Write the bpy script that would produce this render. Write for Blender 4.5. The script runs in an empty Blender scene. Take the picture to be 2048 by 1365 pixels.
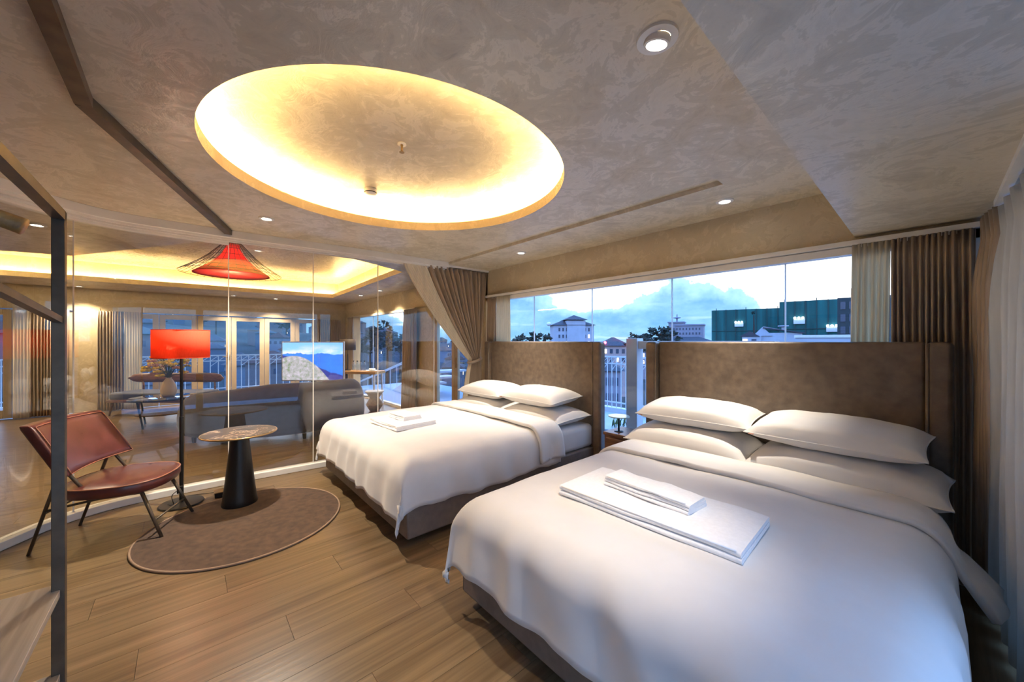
import bpy, math, random
from mathutils import Vector, Matrix, noise
from math import sin, cos, pi, sqrt, atan2, radians

random.seed(7)
SC = bpy.context.scene
COL = SC.collection

# ------------------------------------------------------------------ camera
cam_d = bpy.data.cameras.new('camera')
cam_d.sensor_width = 36.0
cam_d.lens = 36.0 * 739.0 / 2048.0
cam_d.clip_start = 0.02
cam_d.clip_end = 2000
cam = bpy.data.objects.new('camera', cam_d)
COL.objects.link(cam)
cam.location = (0, 0, 1.4)
cam.rotation_euler = (radians(90), 0, math.atan2(838, 739))
SC.camera = cam

# ------------------------------------------------------------------ world (dusk sky with cumulus)
wd = bpy.data.worlds.new('dusk_sky')
SC.world = wd
wd.use_nodes = True
wt = wd.node_tree
wt.nodes.clear()
def wn(t, **k):
    n = wt.nodes.new(t)
    for a, b in k.items():
        setattr(n, a, b)
    return n
def wmath(op, a, b=None, clamp=False):
    n = wn('ShaderNodeMath', operation=op, use_clamp=clamp)
    for i, v in enumerate((a, b)):
        if v is None: continue
        if isinstance(v, (int, float)): n.inputs[i].default_value = v
        else: wt.links.new(v, n.inputs[i])
    return n.outputs[0]
def wmix(f, a, b):
    n = wn('ShaderNodeMix', data_type='RGBA')
    for s, v in ((n.inputs[0], f), (n.inputs[6], a), (n.inputs[7], b)):
        if isinstance(v, (int, float)): s.default_value = v
        elif isinstance(v, tuple): s.default_value = v + (1,)
        else: wt.links.new(v, s)
    return n.outputs[2]
def wnoise(scale, sz=(1, 1, 1), det=6, rough=.55, loc=(0, 0, 0)):
    mp = wn('ShaderNodeMapping')
    mp.inputs['Scale'].default_value = sz
    mp.inputs['Location'].default_value = loc
    wt.links.new(tc.outputs['Generated'], mp.inputs[0])
    n = wn('ShaderNodeTexNoise')
    n.inputs['Scale'].default_value = scale
    n.inputs['Detail'].default_value = det
    n.inputs['Roughness'].default_value = rough
    wt.links.new(mp.outputs[0], n.inputs['Vector'])
    return n.outputs['Fac']
tc = wn('ShaderNodeTexCoord')
BIGLOC = (7.7, 5.2, 1.4)
sep = wn('ShaderNodeSeparateXYZ')
wt.links.new(tc.outputs['Generated'], sep.inputs[0])
el = sep.outputs['Z']
up = wmath('MULTIPLY', wmath('SUBTRACT', el, 0.12), 3.2, True)
sky = wmix(up, (0.52, 0.505, 0.50), (0.14, 0.33, 0.74))
low = wmath('SUBTRACT', 1.0, wmath('MULTIPLY', el, 8.0, True), True)
sky = wmix(wmath('MULTIPLY', low, 0.5), sky, (0.21, 0.31, 0.42))
wisp = wmath('MULTIPLY', wmath('SUBTRACT', wnoise(5, (1, 1, 5), 6, .6, (3, 1, 0)), 0.53, True), 2.2, True)
sky = wmix(wisp, sky, (0.22, 0.31, 0.44))
big = wnoise(2.6, (1, 1, 1.0), 1, .4, BIGLOC)
puff = wnoise(15, (1, 1, 1.1), 7, .62, (0.4, 2.0, 0))
dens = wmath('ADD', wmath('MULTIPLY', big, 2.0), wmath('MULTIPLY', puff, 0.42))
dens = wmath('SUBTRACT', dens, wmath('MULTIPLY', el, 3.2))
THR = 0.84
cmask = wmath('MULTIPLY', wmath('SUBTRACT', dens, THR), 22.0, True)
shade = wmath('MULTIPLY', wmath('SUBTRACT', wnoise(11, (1, 1, 2.0), 7, .62), 0.36, True), 3.2, True)
ccol = wmix(shade, (0.028, 0.098, 0.20), (0.068, 0.155, 0.265))
rim = wmath('MULTIPLY', wmath('SUBTRACT', dens, THR), 6.0, True)
ccol = wmix(rim, (0.13, 0.23, 0.34), ccol)
sky = wmix(wmath('MULTIPLY', cmask, 0.95), sky, ccol)
streak = wmath('MULTIPLY', wmath('SUBTRACT', wnoise(4.5, (1, 1, 9), 5, .55, (7, 2, 1)), 0.56, True), 5.0, True)
sky = wmix(wmath('MULTIPLY', streak, wmath('MULTIPLY', low, .9)), sky, (0.24, 0.31, 0.38))
below = wmath('MULTIPLY', wmath('MULTIPLY', el, -1.0), 60.0, True)
sky = wmix(below, sky, (0.03, 0.05, 0.09))
bg = wn('ShaderNodeBackground')
bg.inputs['Strength'].default_value = 2.5
wt.links.new(sky, bg.inputs['Color'])
wo = wn('ShaderNodeOutputWorld')
wt.links.new(bg.outputs[0], wo.inputs[0])

# ------------------------------------------------------------------ exposure
vs = SC.view_settings
vs.view_transform = 'Standard'
vs.look = 'None'
vs.gamma = 1.0
vs.use_curve_mapping = False
vs.exposure = 1.15
SC.cycles.transparent_max_bounces = 14
SC.cycles.max_bounces = 7
SC.cycles.diffuse_bounces = 4
SC.cycles.glossy_bounces = 3
SC.cycles.transmission_bounces = 3
SC.cycles.caustics_reflective = False
SC.cycles.caustics_refractive = False
SC.cycles.use_adaptive_sampling = False
SC.cycles.sample_clamp_indirect = 4.0
SC.cycles.use_denoising = True
try:
    SC.cycles.denoiser = 'OPENIMAGEDENOISE'
except Exception:
    pass

# ------------------------------------------------------------------ materials
MATS = {}
def nm(name):
    m = bpy.data.materials.new(name)
    m.use_nodes = True
    return m, m.node_tree.nodes, m.node_tree.links, m.node_tree.nodes['Principled BSDF']
def noise_fac(nt, scale, stretch=(1, 1, 1), det=5, rough=.55, dist=0, coord='Object', rotz=0):
    t = nt.nodes.new('ShaderNodeTexCoord')
    mp = nt.nodes.new('ShaderNodeMapping')
    mp.inputs['Scale'].default_value = stretch
    mp.inputs['Rotation'].default_value = (0, 0, rotz)
    nt.links.new(t.outputs[coord], mp.inputs[0])
    n = nt.nodes.new('ShaderNodeTexNoise')
    n.inputs['Scale'].default_value = scale
    n.inputs['Detail'].default_value = det
    n.inputs['Roughness'].default_value = rough
    n.inputs['Distortion'].default_value = dist
    nt.links.new(mp.outputs[0], n.inputs['Vector'])
    return n.outputs['Fac']
def ramp(nt, fac, stops):
    r = nt.nodes.new('ShaderNodeValToRGB')
    e = r.color_ramp.elements
    while len(e) < len(stops): e.new(0.5)
    for i, (p, c) in enumerate(stops):
        e[i].position = p
        e[i].color = (c if len(c) == 4 else tuple(c) + (1,))
    nt.links.new(fac, r.inputs[0])
    return r.outputs[0]
def M(name, col, rough=.5, metal=0., var=.12, vscale=6., stretch=(1, 1, 1), bump=0., bscale=60., sheen=0., coat=0., rvar=0., det=5, spec=.5, dist=0):
    if name in MATS: return MATS[name]
    m, n, l, b = nm(name)
    nt = m.node_tree
    lo = tuple(max(0, c * (1 - var)) for c in col)
    hi = tuple(min(1, c * (1 + var)) for c in col)
    f = noise_fac(nt, vscale, stretch, det, .55, dist)
    l.new(ramp(nt, f, [(.32, lo), (.68, hi)]), b.inputs['Base Color'])
    b.inputs['Roughness'].default_value = rough
    b.inputs['Metallic'].default_value = metal
    b.inputs['Specular IOR Level'].default_value = spec
    if sheen:
        b.inputs['Sheen Weight'].default_value = sheen
    if coat:
        b.inputs['Coat Weight'].default_value = coat
        b.inputs['Coat Roughness'].default_value = .15
    if rvar:
        l.new(ramp(nt, f, [(.3, (max(0, rough - rvar),) * 3), (.7, (min(1, rough + rvar),) * 3)]), b.inputs['Roughness'])
    if bump:
        bn = nt.nodes.new('ShaderNodeBump')
        bn.inputs['Strength'].default_value = bump
        bn.inputs['Distance'].default_value = .01
        l.new(noise_fac(nt, bscale, stretch, 3), bn.inputs['Height'])
        l.new(bn.outputs[0], b.inputs['Normal'])
    MATS[name] = m
    return m
def EM(name, col, strength):
    if name in MATS: return MATS[name]
    m, n, l, b = nm(name)
    b.inputs['Base Color'].default_value = col + (1,)
    b.inputs['Emission Color'].default_value = col + (1,)
    b.inputs['Emission Strength'].default_value = strength
    if strength < 20: m.cycles.emission_sampling = 'NONE'      # too weak to be worth a light sample
    MATS[name] = m
    return m

def plaster_mat(name, dark, mid, light, rough=.42):
    m, n, l, b = nm(name)
    nt = m.node_tree
    f1 = noise_fac(nt, 1.6, (1, 1, 1), 6, .68, 1.6)
    f2 = noise_fac(nt, 5.5, (1, 1, 1), 4, .7, 2.4)
    mx = nt.nodes.new('ShaderNodeMath'); mx.operation = 'MULTIPLY_ADD'
    l.new(f1, mx.inputs[0]); mx.inputs[1].default_value = .55
    m2 = nt.nodes.new('ShaderNodeMath'); m2.operation = 'MULTIPLY'
    l.new(f2, m2.inputs[0]); m2.inputs[1].default_value = .45
    l.new(m2.outputs[0], mx.inputs[2])
    l.new(ramp(nt, mx.outputs[0], [(.34, dark), (.47, mid), (.505, mid), (.53, light), (.70, mid)]), b.inputs['Base Color'])
    l.new(ramp(nt, mx.outputs[0], [(.40, (rough + .16,) * 3), (.52, (rough - .08,) * 3), (.66, (rough + .1,) * 3)]), b.inputs['Roughness'])
    bn = nt.nodes.new('ShaderNodeBump')
    bn.inputs['Strength'].default_value = .22
    bn.inputs['Distance'].default_value = .012
    l.new(f2, bn.inputs['Height'])
    l.new(bn.outputs[0], b.inputs['Normal'])
    MATS[name] = m
    return m
PLASTER = plaster_mat('ceiling_plaster', (.53, .45, .325), (.635, .545, .395), (.745, .645, .485), .36)
PLASTER_W = plaster_mat('wall_plaster', (.50, .41, .27), (.57, .475, .32), (.65, .55, .385), .33)

def wood_mat(name, base, light, dark, rough=.33, objrand=True, axis=1):
    m, n, l, b = nm(name)
    nt = m.node_tree
    st = [15., 15., 15.]; st[axis] = .6
    f = noise_fac(nt, 1.5, tuple(st), 4, .6, .6)
    st2 = [60., 60., 60.]; st2[axis] = 1.2
    f2 = noise_fac(nt, 1., tuple(st2), 3, .5)
    if objrand:      # every board gets its own stretch of grain
        oi0 = nt.nodes.new('ShaderNodeObjectInfo')
        vm = nt.nodes.new('ShaderNodeVectorMath'); vm.operation = 'SCALE'
        vm.inputs[0].default_value = (61., 47., 0.)
        l.new(oi0.outputs['Random'], vm.inputs['Scale'])
        for q in [q for q in nt.nodes if q.type == 'MAPPING']: l.new(vm.outputs[0], q.inputs['Location'])
    c = ramp(nt, f, [(.30, dark), (.48, base), (.66, light)])
    mx = nt.nodes.new('ShaderNodeMix'); mx.data_type = 'RGBA'; mx.blend_type = 'MULTIPLY'
    mx.inputs[0].default_value = .55
    l.new(c, mx.inputs[6])
    l.new(ramp(nt, f2, [(.35, (.66, .62, .58)), (.6, (1, 1, 1))]), mx.inputs[7])
    out = mx.outputs[2]
    if objrand:
        oi = nt.nodes.new('ShaderNodeObjectInfo')
        hv = nt.nodes.new('ShaderNodeHueSaturation')
        mr = nt.nodes.new('ShaderNodeMapRange')
        mr.inputs[3].default_value = .90; mr.inputs[4].default_value = 1.08
        l.new(oi.outputs['Random'], mr.inputs[0])
        l.new(mr.outputs[0], hv.inputs['Value'])
        l.new(out, hv.inputs['Color'])
        out = hv.outputs[0]
    l.new(out, b.inputs['Base Color'])
    b.inputs['Roughness'].default_value = rough
    bn = nt.nodes.new('ShaderNodeBump')
    bn.inputs['Strength'].default_value = .08; bn.inputs['Distance'].default_value = .004
    l.new(f2, bn.inputs['Height']); l.new(bn.outputs[0], b.inputs['Normal'])
    MATS[name] = m
    return m
FLOORW = wood_mat('laminate_planks', (.172, .114, .058), (.225, .154, .082), (.112, .070, .034), .30)
OAK = wood_mat('pale_oak', (.46, .38, .29), (.55, .46, .36), (.36, .29, .21), .5, False, 0)
WALNUT = wood_mat('walnut', (.16, .075, .04), (.22, .11, .06), (.08, .04, .022), .35, False, 0)
TOPWOOD = wood_mat('honey_wood', (.50, .27, .085), (.60, .35, .12), (.36, .18, .05), .4, False, 0)

def glass_mat(name, tint=(.96, .985, .98), ior=1.5, rough=0., gain=1.0):
    m = bpy.data.materials.new(name); m.use_nodes = True
    nt = m.node_tree; nt.nodes.clear()
    o = nt.nodes.new('ShaderNodeOutputMaterial')
    tr = nt.nodes.new('ShaderNodeBsdfTransparent'); tr.inputs[0].default_value = tint + (1,)
    gl = nt.nodes.new('ShaderNodeBsdfGlossy'); gl.inputs['Roughness'].default_value = rough
    ge = nt.nodes.new('ShaderNodeNewGeometry')
    mr = nt.nodes.new('ShaderNodeMapRange')
    mr.inputs[3].default_value = ior; mr.inputs[4].default_value = 1 / ior
    nt.links.new(ge.outputs['Backfacing'], mr.inputs[0])
    fr = nt.nodes.new('ShaderNodeFresnel')
    nt.links.new(mr.outputs[0], fr.inputs['IOR'])
    mu = nt.nodes.new('ShaderNodeMath'); mu.operation = 'MULTIPLY'; mu.use_clamp = True
    mu.inputs[1].default_value = gain
    nt.links.new(fr.outputs[0], mu.inputs[0])
    mx = nt.nodes.new('ShaderNodeMixShader')
    nt.links.new(mu.outputs[0], mx.inputs[0])
    nt.links.new(tr.outputs[0], mx.inputs[1]); nt.links.new(gl.outputs[0], mx.inputs[2])
    nt.links.new(mx.outputs[0], o.inputs[0])
    MATS[name] = m
    return m
GLASS = glass_mat('clear_glass', (.975, .985, .985), 1.4)
PARTGLASS = glass_mat('partition_glass', (.965, .975, .97), 1.55, 0., 1.6)

def cloth_mat(name, col, trans=.25, rough=.6, sheen=.2, var=.06, vscale=30, stretch=(1, 1, .1), bump=0, bscale=220):
    m, n, l, b = nm(name)
    nt = m.node_tree
    lo = tuple(c * (1 - var) for c in col); hi = tuple(min(1, c * (1 + var)) for c in col)
    c = ramp(nt, noise_fac(nt, vscale, stretch), [(.35, lo), (.65, hi)])
    l.new(c, b.inputs['Base Color'])
    b.inputs['Roughness'].default_value = rough
    b.inputs['Sheen Weight'].default_value = sheen
    if bump:
        bn = nt.nodes.new('ShaderNodeBump'); bn.inputs['Strength'].default_value = bump; bn.inputs['Distance'].default_value = .002
        l.new(noise_fac(nt, bscale), bn.inputs['Height']); l.new(bn.outputs[0], b.inputs['Normal'])
    if trans:
        tl = nt.nodes.new('ShaderNodeBsdfTranslucent'); l.new(c, tl.inputs[0])
        mx = nt.nodes.new('ShaderNodeMixShader'); mx.inputs[0].default_value = trans
        o = nt.nodes['Material Output']
        l.new(b.outputs[0], mx.inputs[1]); l.new(tl.outputs[0], mx.inputs[2]); l.new(mx.outputs[0], o.inputs[0])
    MATS[name] = m
    return m
BROWNCURT = cloth_mat('taupe_satin', (.37, .285, .21), .08, .42, .25, .12)
CREAMCURT = cloth_mat('cream_sheer', (.86, .77, .61), .50, .8, .2)
SILICONE = cloth_mat('clear_silicone', (.85, .88, .9), .75, .4, 0, .02, 5, (1, 1, 1), 0)
WHITECURT = cloth_mat('white_blackout_curtain', (.66, .66, .63), .25, .8, .2)
LINEN = cloth_mat('white_linen', (.68, .65, .62), 0, .75, .25, .02, 8, (1, 1, 1), 0)
TOWEL = cloth_mat('white_terry', (.86, .84, .83), 0, .9, .4, .03, 60, (1, 1, 1), .35, 500)
REDSHADE = cloth_mat('red_lamp_fabric', (.80, .17, .08), .62, .8, .0, .05, 160, (1, 1, .2), .1, 300)
REDPEND = cloth_mat('red_pendant_fabric', (.72, .085, .06), .55, .8, .0, .06, 60, (1, 1, 1), .1, 200)
HEADBD = M('taupe_leather', (.14, .106, .08), .36, var=.22, vscale=14, bump=.12, bscale=180, rvar=.06, det=8)
BASEFAB = M('taupe_bed_fabric', (.185, .145, .115), .7, var=.12, vscale=20, bump=.2, bscale=350)
STEEL = M('dark_bronze_steel', (.12, .092, .062), .42, .5, var=.25, vscale=12)
BLACK = M('black_metal', (.018, .017, .016), .35, .4, var=.2)
CHLEATHER = M('burgundy_leather', (.088, .022, .02), .32, var=.22, vscale=9, bump=.03, bscale=160, rvar=.05)
PIPING = M('tan_piping', (.30, .12, .07), .4)
BRASS = M('brushed_brass', (.48, .33, .16), .3, .9)
WHITEP = M('white_paint', (.84, .80, .73), .45, var=.05)
WHITEM = M('white_metal', (.62, .66, .72), .45, var=.06)
CREAMP = M('cream_door_paint', (.56, .45, .31), .45, var=.06)
CARPET = M('round_rug_pile', (.105, .058, .034), .95, var=.35, vscale=22, bump=.8, bscale=420, sheen=.15)
RUGEDGE = M('rug_binding', (.30, .20, .13), .8)
NAVY = M('navy_fabric', (.03, .035, .065), .7, var=.2, vscale=12, bump=.2, bscale=300, sheen=.4)
TVWHITE = M('tv_bezel_silver', (.55, .56, .6), .35, .3)
CERAM = M('cream_ceramic', (.66, .55, .40), .35, var=.06)
TREEG = M('dark_foliage', (.018, .032, .030), .9, var=.5, vscale=3)
TRUNK = M('dark_bark', (.03, .028, .028), .9)
TERR = M('terrace_tile', (.40, .46, .55), .5, var=.08)
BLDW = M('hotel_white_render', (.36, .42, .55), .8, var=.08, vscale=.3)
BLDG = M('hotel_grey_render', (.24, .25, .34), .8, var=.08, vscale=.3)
ROOFD = M('slate_roof', (.045, .05, .075), .8, var=.2, vscale=2)
WIN = M('dark_window_pane', (.05, .07, .12), .2, var=.2)
LITWIN = EM('lit_window', (1.0, .80, .5), 1.1)
LENS = EM('downlight_lens', (1.0, .93, .80), 14.)
LED = EM('led_strip', (1.0, .69, .28), 150.)
LED2 = EM('led_strip_living', (1.0, .71, .30), 95.)

def net_mat():
    m = M('green_scaffold_net', (.008, .10, .105), .85, var=.45, vscale=.22, stretch=(2.2, 2.2, .12))
    return m
NET = net_mat()
def marble_mat():
    m, n, l, b = nm('dark_emperador_marble')
    nt = m.node_tree
    f = noise_fac(nt, 3.2, (1, 1, 1), 6, .6, 1.2)
    a = nt.nodes.new('ShaderNodeMath'); a.operation = 'SUBTRACT'; l.new(f, a.inputs[0]); a.inputs[1].default_value = .5
    c = nt.nodes.new('ShaderNodeMath'); c.operation = 'ABSOLUTE'; l.new(a.outputs[0], c.inputs[0])
    l.new(ramp(nt, c.outputs[0], [(.0, (.62, .48, .33)), (.004, (.30, .19, .11)), (.014, (.04, .025, .018)), (.4, (.02, .014, .010))]), b.inputs['Base Color'])
    b.inputs['Roughness'].default_value = .3
    b.inputs['Specular IOR Level'].default_value = .3
    return m
MARBLE = marble_mat()

# ------------------------------------------------------------------ geometry helpers
ORI = {}
LOCALS = set()
class MB:
    def __init__(s): s.v = []; s.f = []
    def add(s, vs, fs):
        o = len(s.v); s.v += [tuple(p) for p in vs]; s.f += [tuple(i + o for i in q) for q in fs]; return s
    def box(s, a, b):
        x0, y0, z0 = a; x1, y1, z1 = b
        return s.add([(x0, y0, z0), (x1, y0, z0), (x1, y1, z0), (x0, y1, z0), (x0, y0, z1), (x1, y0, z1), (x1, y1, z1), (x0, y1, z1)],
                     [(0, 3, 2, 1), (4, 5, 6, 7), (0, 1, 5, 4), (1, 2, 6, 5), (2, 3, 7, 6), (3, 0, 4, 7)])
    def beam(s, p, q, w, h, upv=(0, 0, 1)):
        p = Vector(p); q = Vector(q); d = (q - p).normalized()
        u = Vector(upv)
        if abs(d.dot(u)) > .98: u = Vector((1, 0, 0))
        sd = d.cross(u).normalized() * w / 2; u = sd.cross(d).normalized() * h / 2
        vs = [p - sd - u, p + sd - u, p + sd + u, p - sd + u, q - sd - u, q + sd - u, q + sd + u, q - sd + u]
        return s.add(vs, [(0, 1, 2, 3), (7, 6, 5, 4), (0, 4, 5, 1), (1, 5, 6, 2), (2, 6, 7, 3), (3, 7, 4, 0)])
    def tube(s, pts, r, n=8, closed=False):
        pts = [Vector(p) for p in pts]; m = len(pts)
        rr = r if isinstance(r, (list, tuple)) else [r] * m
        vs = []; ref = None
        for i, p in enumerate(pts):
            if closed: d = pts[(i + 1) % m] - pts[i - 1]
            else: d = pts[min(i + 1, m - 1)] - pts[max(i - 1, 0)]
            d.normalize()
            if ref is None:
                ref = Vector((0, 0, 1)) if abs(d.z) < .9 else Vector((1, 0, 0))
            a = d.cross(ref)
            if a.length < 1e-4: a = d.cross(Vector((0, 1, 0)))
            a.normalize(); b = a.cross(d).normalized(); ref = b
            for k in range(n):
                t = 2 * pi * k / n
                vs.append(p + a * cos(t) * rr[i] + b * sin(t) * rr[i])
        fs = []
        for i in range(m if closed else m - 1):
            j = (i + 1) % m
            for k in range(n):
                k2 = (k + 1) % n
                fs.append((i * n + k, j * n + k, j * n + k2, i * n + k2))
        if not closed:
            fs.append(tuple(range(n))); fs.append(tuple((m - 1) * n + k for k in reversed(range(n))))
        return s.add(vs, fs)
    def lathe(s, prof, c=(0, 0, 0), n=32, cap=True, sx=1, sy=1):
        vs = []; fs = []; m = len(prof)
        for r, z in prof:
            for k in range(n):
                t = 2 * pi * k / n
                vs.append((c[0] + r * sx * cos(t), c[1] + r * sy * sin(t), c[2] + z))
        for i in range(m - 1):
            for k in range(n):
                k2 = (k + 1) % n
                fs.append((i * n + k, i * n + k2, (i + 1) * n + k2, (i + 1) * n + k))
        if cap:
            if prof[0][0] > 1e-5: fs.append(tuple(reversed(range(n))))
            if prof[-1][0] > 1e-5: fs.append(tuple((m - 1) * n + k for k in range(n)))
        return s.add(vs, fs)
    def prism(s, poly, z0, z1):
        n = len(poly)
        vs = [(x, y, z0) for x, y in poly] + [(x, y, z1) for x, y in poly]
        fs = [tuple(reversed(range(n))), tuple(range(n, 2 * n))] + [(i, (i + 1) % n, n + (i + 1) % n, n + i) for i in range(n)]
        return s.add(vs, fs)
    def grid(s, fn, nu, nv):
        vs = [fn(i / nu, j / nv) for j in range(nv + 1) for i in range(nu + 1)]
        fs = [(j * (nu + 1) + i, j * (nu + 1) + i + 1, (j + 1) * (nu + 1) + i + 1, (j + 1) * (nu + 1) + i) for j in range(nv) for i in range(nu)]
        return s.add(vs, fs)
    def sphere(s, c, r, nu=10, nv=6, sz=1):
        return s.lathe([(max(1e-6, r * sin(pi * k / nv)), -r * sz * cos(pi * k / nv)) for k in range(nv + 1)], c, nu, False)

def build(name, mb, mat, parent=None, smooth=False, bevel=0., seg=2, solid=0., sub=0, offset=-1, autos=False):
    me = bpy.data.meshes.new(name)
    vs = [Vector(v) for v in mb.v]
    if parent is None:
        xs = [v.x for v in vs]; ys = [v.y for v in vs]; zs = [v.z for v in vs]
        o0 = Vector(((min(xs) + max(xs)) / 2, (min(ys) + max(ys)) / 2, min(zs)))
    elif parent.name in LOCALS: o0 = Vector((0, 0, 0))
    else: o0 = ORI[parent.name]
    me.from_pydata([v - o0 for v in vs], [], mb.f)
    me.validate(); me.update()
    me.materials.append(mat)
    ob = bpy.data.objects.new(name, me)
    COL.objects.link(ob)
    if parent is None: ob.location = o0
    else: ob.parent = parent
    ORI[ob.name] = o0
    if parent is not None and parent.name in LOCALS: LOCALS.add(ob.name)
    if smooth:
        for p in me.polygons: p.use_smooth = True
    if solid:
        md = ob.modifiers.new('solid', 'SOLIDIFY'); md.thickness = solid; md.offset = offset
    if bevel:
        md = ob.modifiers.new('bevel', 'BEVEL'); md.width = bevel; md.segments = seg; md.limit_method = 'ANGLE'; md.angle_limit = radians(40)
        if not smooth:
            for p in me.polygons: p.use_smooth = True
            md.harden_normals = True
    if sub:
        md = ob.modifiers.new('sub', 'SUBSURF'); md.levels = sub; md.render_levels = sub
    if smooth and autos:
        me.set_sharp_from_angle(angle=radians(38))
    return ob
def tag(o, label, cat=None, group=None, kind=None):
    if label: o['label'] = label
    if cat: o['category'] = cat
    if group: o['group'] = group
    if kind: o['kind'] = kind
    return o
def thing(name, label, cat, loc, rotz=None, group=None, kind=None):
    o = bpy.data.objects.new(name, None)
    o.empty_display_size = .1
    COL.objects.link(o)
    o.location = loc
    ORI[o.name] = Vector(loc)
    if rotz is not None:
        o.rotation_euler = (0, 0, rotz); LOCALS.add(o.name)
    return tag(o, label, cat, group, kind)
def struct(name, mb, mat, label, parent=None, **k):
    o = build(name, mb, mat, parent, **k)
    if parent is None: tag(o, label, kind='structure')
    return o
def copy_tree(o, parent=None):
    c = o.copy(); COL.objects.link(c)
    if parent: c.parent = parent
    for ch in o.children: copy_tree(ch, c)
    return c
def fill_poly(loops, z, flip=False):
    """flat polygon with holes -> MB"""
    import bmesh
    bm = bmesh.new(); es = []
    for lp in loops:
        vs = [bm.verts.new((x, y, z)) for x, y in lp]
        for i in range(len(vs)): es.append(bm.edges.new((vs[i], vs[(i + 1) % len(vs)])))
    bmesh.ops.triangle_fill(bm, edges=es, use_beauty=True)
    bm.verts.index_update()
    mb = MB()
    fs = []
    for f in bm.faces:
        idx = [v.index for v in f.verts]
        if (f.normal.z > 0) != flip: idx.reverse()
        fs.append(tuple(idx))
    mb.add([v.co.copy() for v in bm.verts], fs)
    bm.free()
    return mb
def catmull(pts, n=8):
    P = [Vector(p) for p in pts]; out = []
    for i in range(len(P) - 1):
        p0 = P[max(i - 1, 0)]; p1 = P[i]; p2 = P[i + 1]; p3 = P[min(i + 2, len(P) - 1)]
        for k in range(n):
            t = k / n
            out.append(.5 * ((2 * p1) + (-p0 + p2) * t + (2 * p0 - 5 * p1 + 4 * p2 - p3) * t * t + (-p0 + 3 * p1 - 3 * p2 + p3) * t ** 3))
    out.append(P[-1])
    return out

# ================================================================== STRUCTURE
W = 3.36          # window wall plane
ZC = 2.47         # main ceiling
ZR = 2.438        # ring of ceiling around it
ZS = 2.093        # lowered soffit on the right
XE = -0.911       # edge of raised field
YE = 2.665
XF = -10.9        # far wall of the lounge
XR = 0.47         # right wall
YB = -2.7         # back wall
ZL = 2.43         # lounge ceiling

# partition curve, seen from above
PC = catmull([(-2.0, -2.65), (-2.6, -2.2), (-3.2, -1.72), (-3.72, -1.27), (-4.12, -.955), (-4.33, -.80), (-4.475, -.625), (-4.555, -.40),
              (-4.572, -.13), (-4.566, .25), (-4.548, .55), (-4.505, 1.05), (-4.455, 1.75), (-4.425, 2.5), (-4.40, 3.36)], 10)
PC2 = [(p.x, p.y) for p in PC]
def curve_at_y(y):
    best = min(PC2[40:], key=lambda p: abs(p[1] - y))
    return best
def offset_curve(pts, d):
    out = []
    for i, p in enumerate(pts):
        a = Vector(pts[max(i - 1, 0)]); b = Vector(pts[min(i + 1, len(pts) - 1)])
        t = (b - a).normalized(); n = Vector((t.y, -t.x))
        out.append((p[0] + n.x * d, p[1] + n.y * d))
    return out
def ribbon(pts_a, pts_b, z0, z1):
    """closed wall-like solid between two offset curves"""
    mb = MB(); n = len(pts_a)
    vs = [(x, y, z0) for x, y in pts_a] + [(x, y, z1) for x, y in pts_a] + [(x, y, z0) for x, y in pts_b] + [(x, y, z1) for x, y in pts_b]
    fs = []
    for i in range(n - 1):
        a, b = i, i + 1
        fs += [(a, b, n + b, n + a), (2 * n + b, 2 * n + a, 3 * n + a, 3 * n + b), (n + a, n + b, 3 * n + b, 3 * n + a), (b, a, 2 * n + a, 2 * n + b)]
    fs += [(0, n, 3 * n, 2 * n), (n - 1, 3 * n - 1, 4 * n - 1, 2 * n - 1)]
    return mb.add(vs, fs)

# ---- floor of planks
floor = struct('floor', MB().box((XF - .1, -3.1, -.12), (XR + .1, W + .12, -.012)), M('subfloor_dark', (.05, .035, .02), .9), 'brown laminate plank floor running through both rooms')
PW, PL = .205, 1.42
pl_me = MB().box((-PW / 2 + .0008, -.5, -.012), (PW / 2 - .0008, .5, 0))
proto = None
row = 0
x = XR + .02
while x > XF - .05:
    y = -3.05 - (row * .382 % 1) * PL
    while y < W + .05:
        y0 = max(y, -3.05); y1 = min(y + PL, W + .05)
        if y1 - y0 > .03:
            if proto is None:
                proto = build('plank', pl_me, FLOORW, floor)
                pob = proto
            else:
                pob = proto.copy(); COL.objects.link(pob); pob.parent = floor
            pob.location = Vector((x - PW / 2, (y0 + y1) / 2, 0)) - ORI['floor'] * 0
            pob.scale = (1, (y1 - y0) - .0016, 1)
        y += PL
    x -= PW
    row += 1
# planks hold world coordinates minus the floor origin
fo = ORI['floor']
for ch in floor.children:
    pass
proto.data.transform(Matrix.Translation(fo))
for ch in floor.children:
    ch.location = ch.location - fo

# ---- ceilings
CC = (-2.36, 1.105); CR = 1.075
circ = [(CC[0] + CR * cos(2 * pi * k / 96), CC[1] + CR * sin(2 * pi * k / 96)) for k in range(96)]
outer = [(XE, YB)] + [(XE, YE)] + [p for p in reversed(PC2) if p[1] < YE - .02]
outer[2:2] = [(curve_at_y(YE)[0], YE)]
ceil = struct('ceiling', fill_poly([outer, circ], ZC), PLASTER, 'grey-beige polished plaster ceiling with round lit recess')
# ring border, lower by a hand's breadth, with its step faces
rb = MB()
rb.box((XE, YB, ZR), (-.30, W, ZR + .3))
rb.box((-4.75, YE, ZR), (XE, W, ZR + .3))
struct('ceiling_border', rb, PLASTER, None, ceil)
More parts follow.
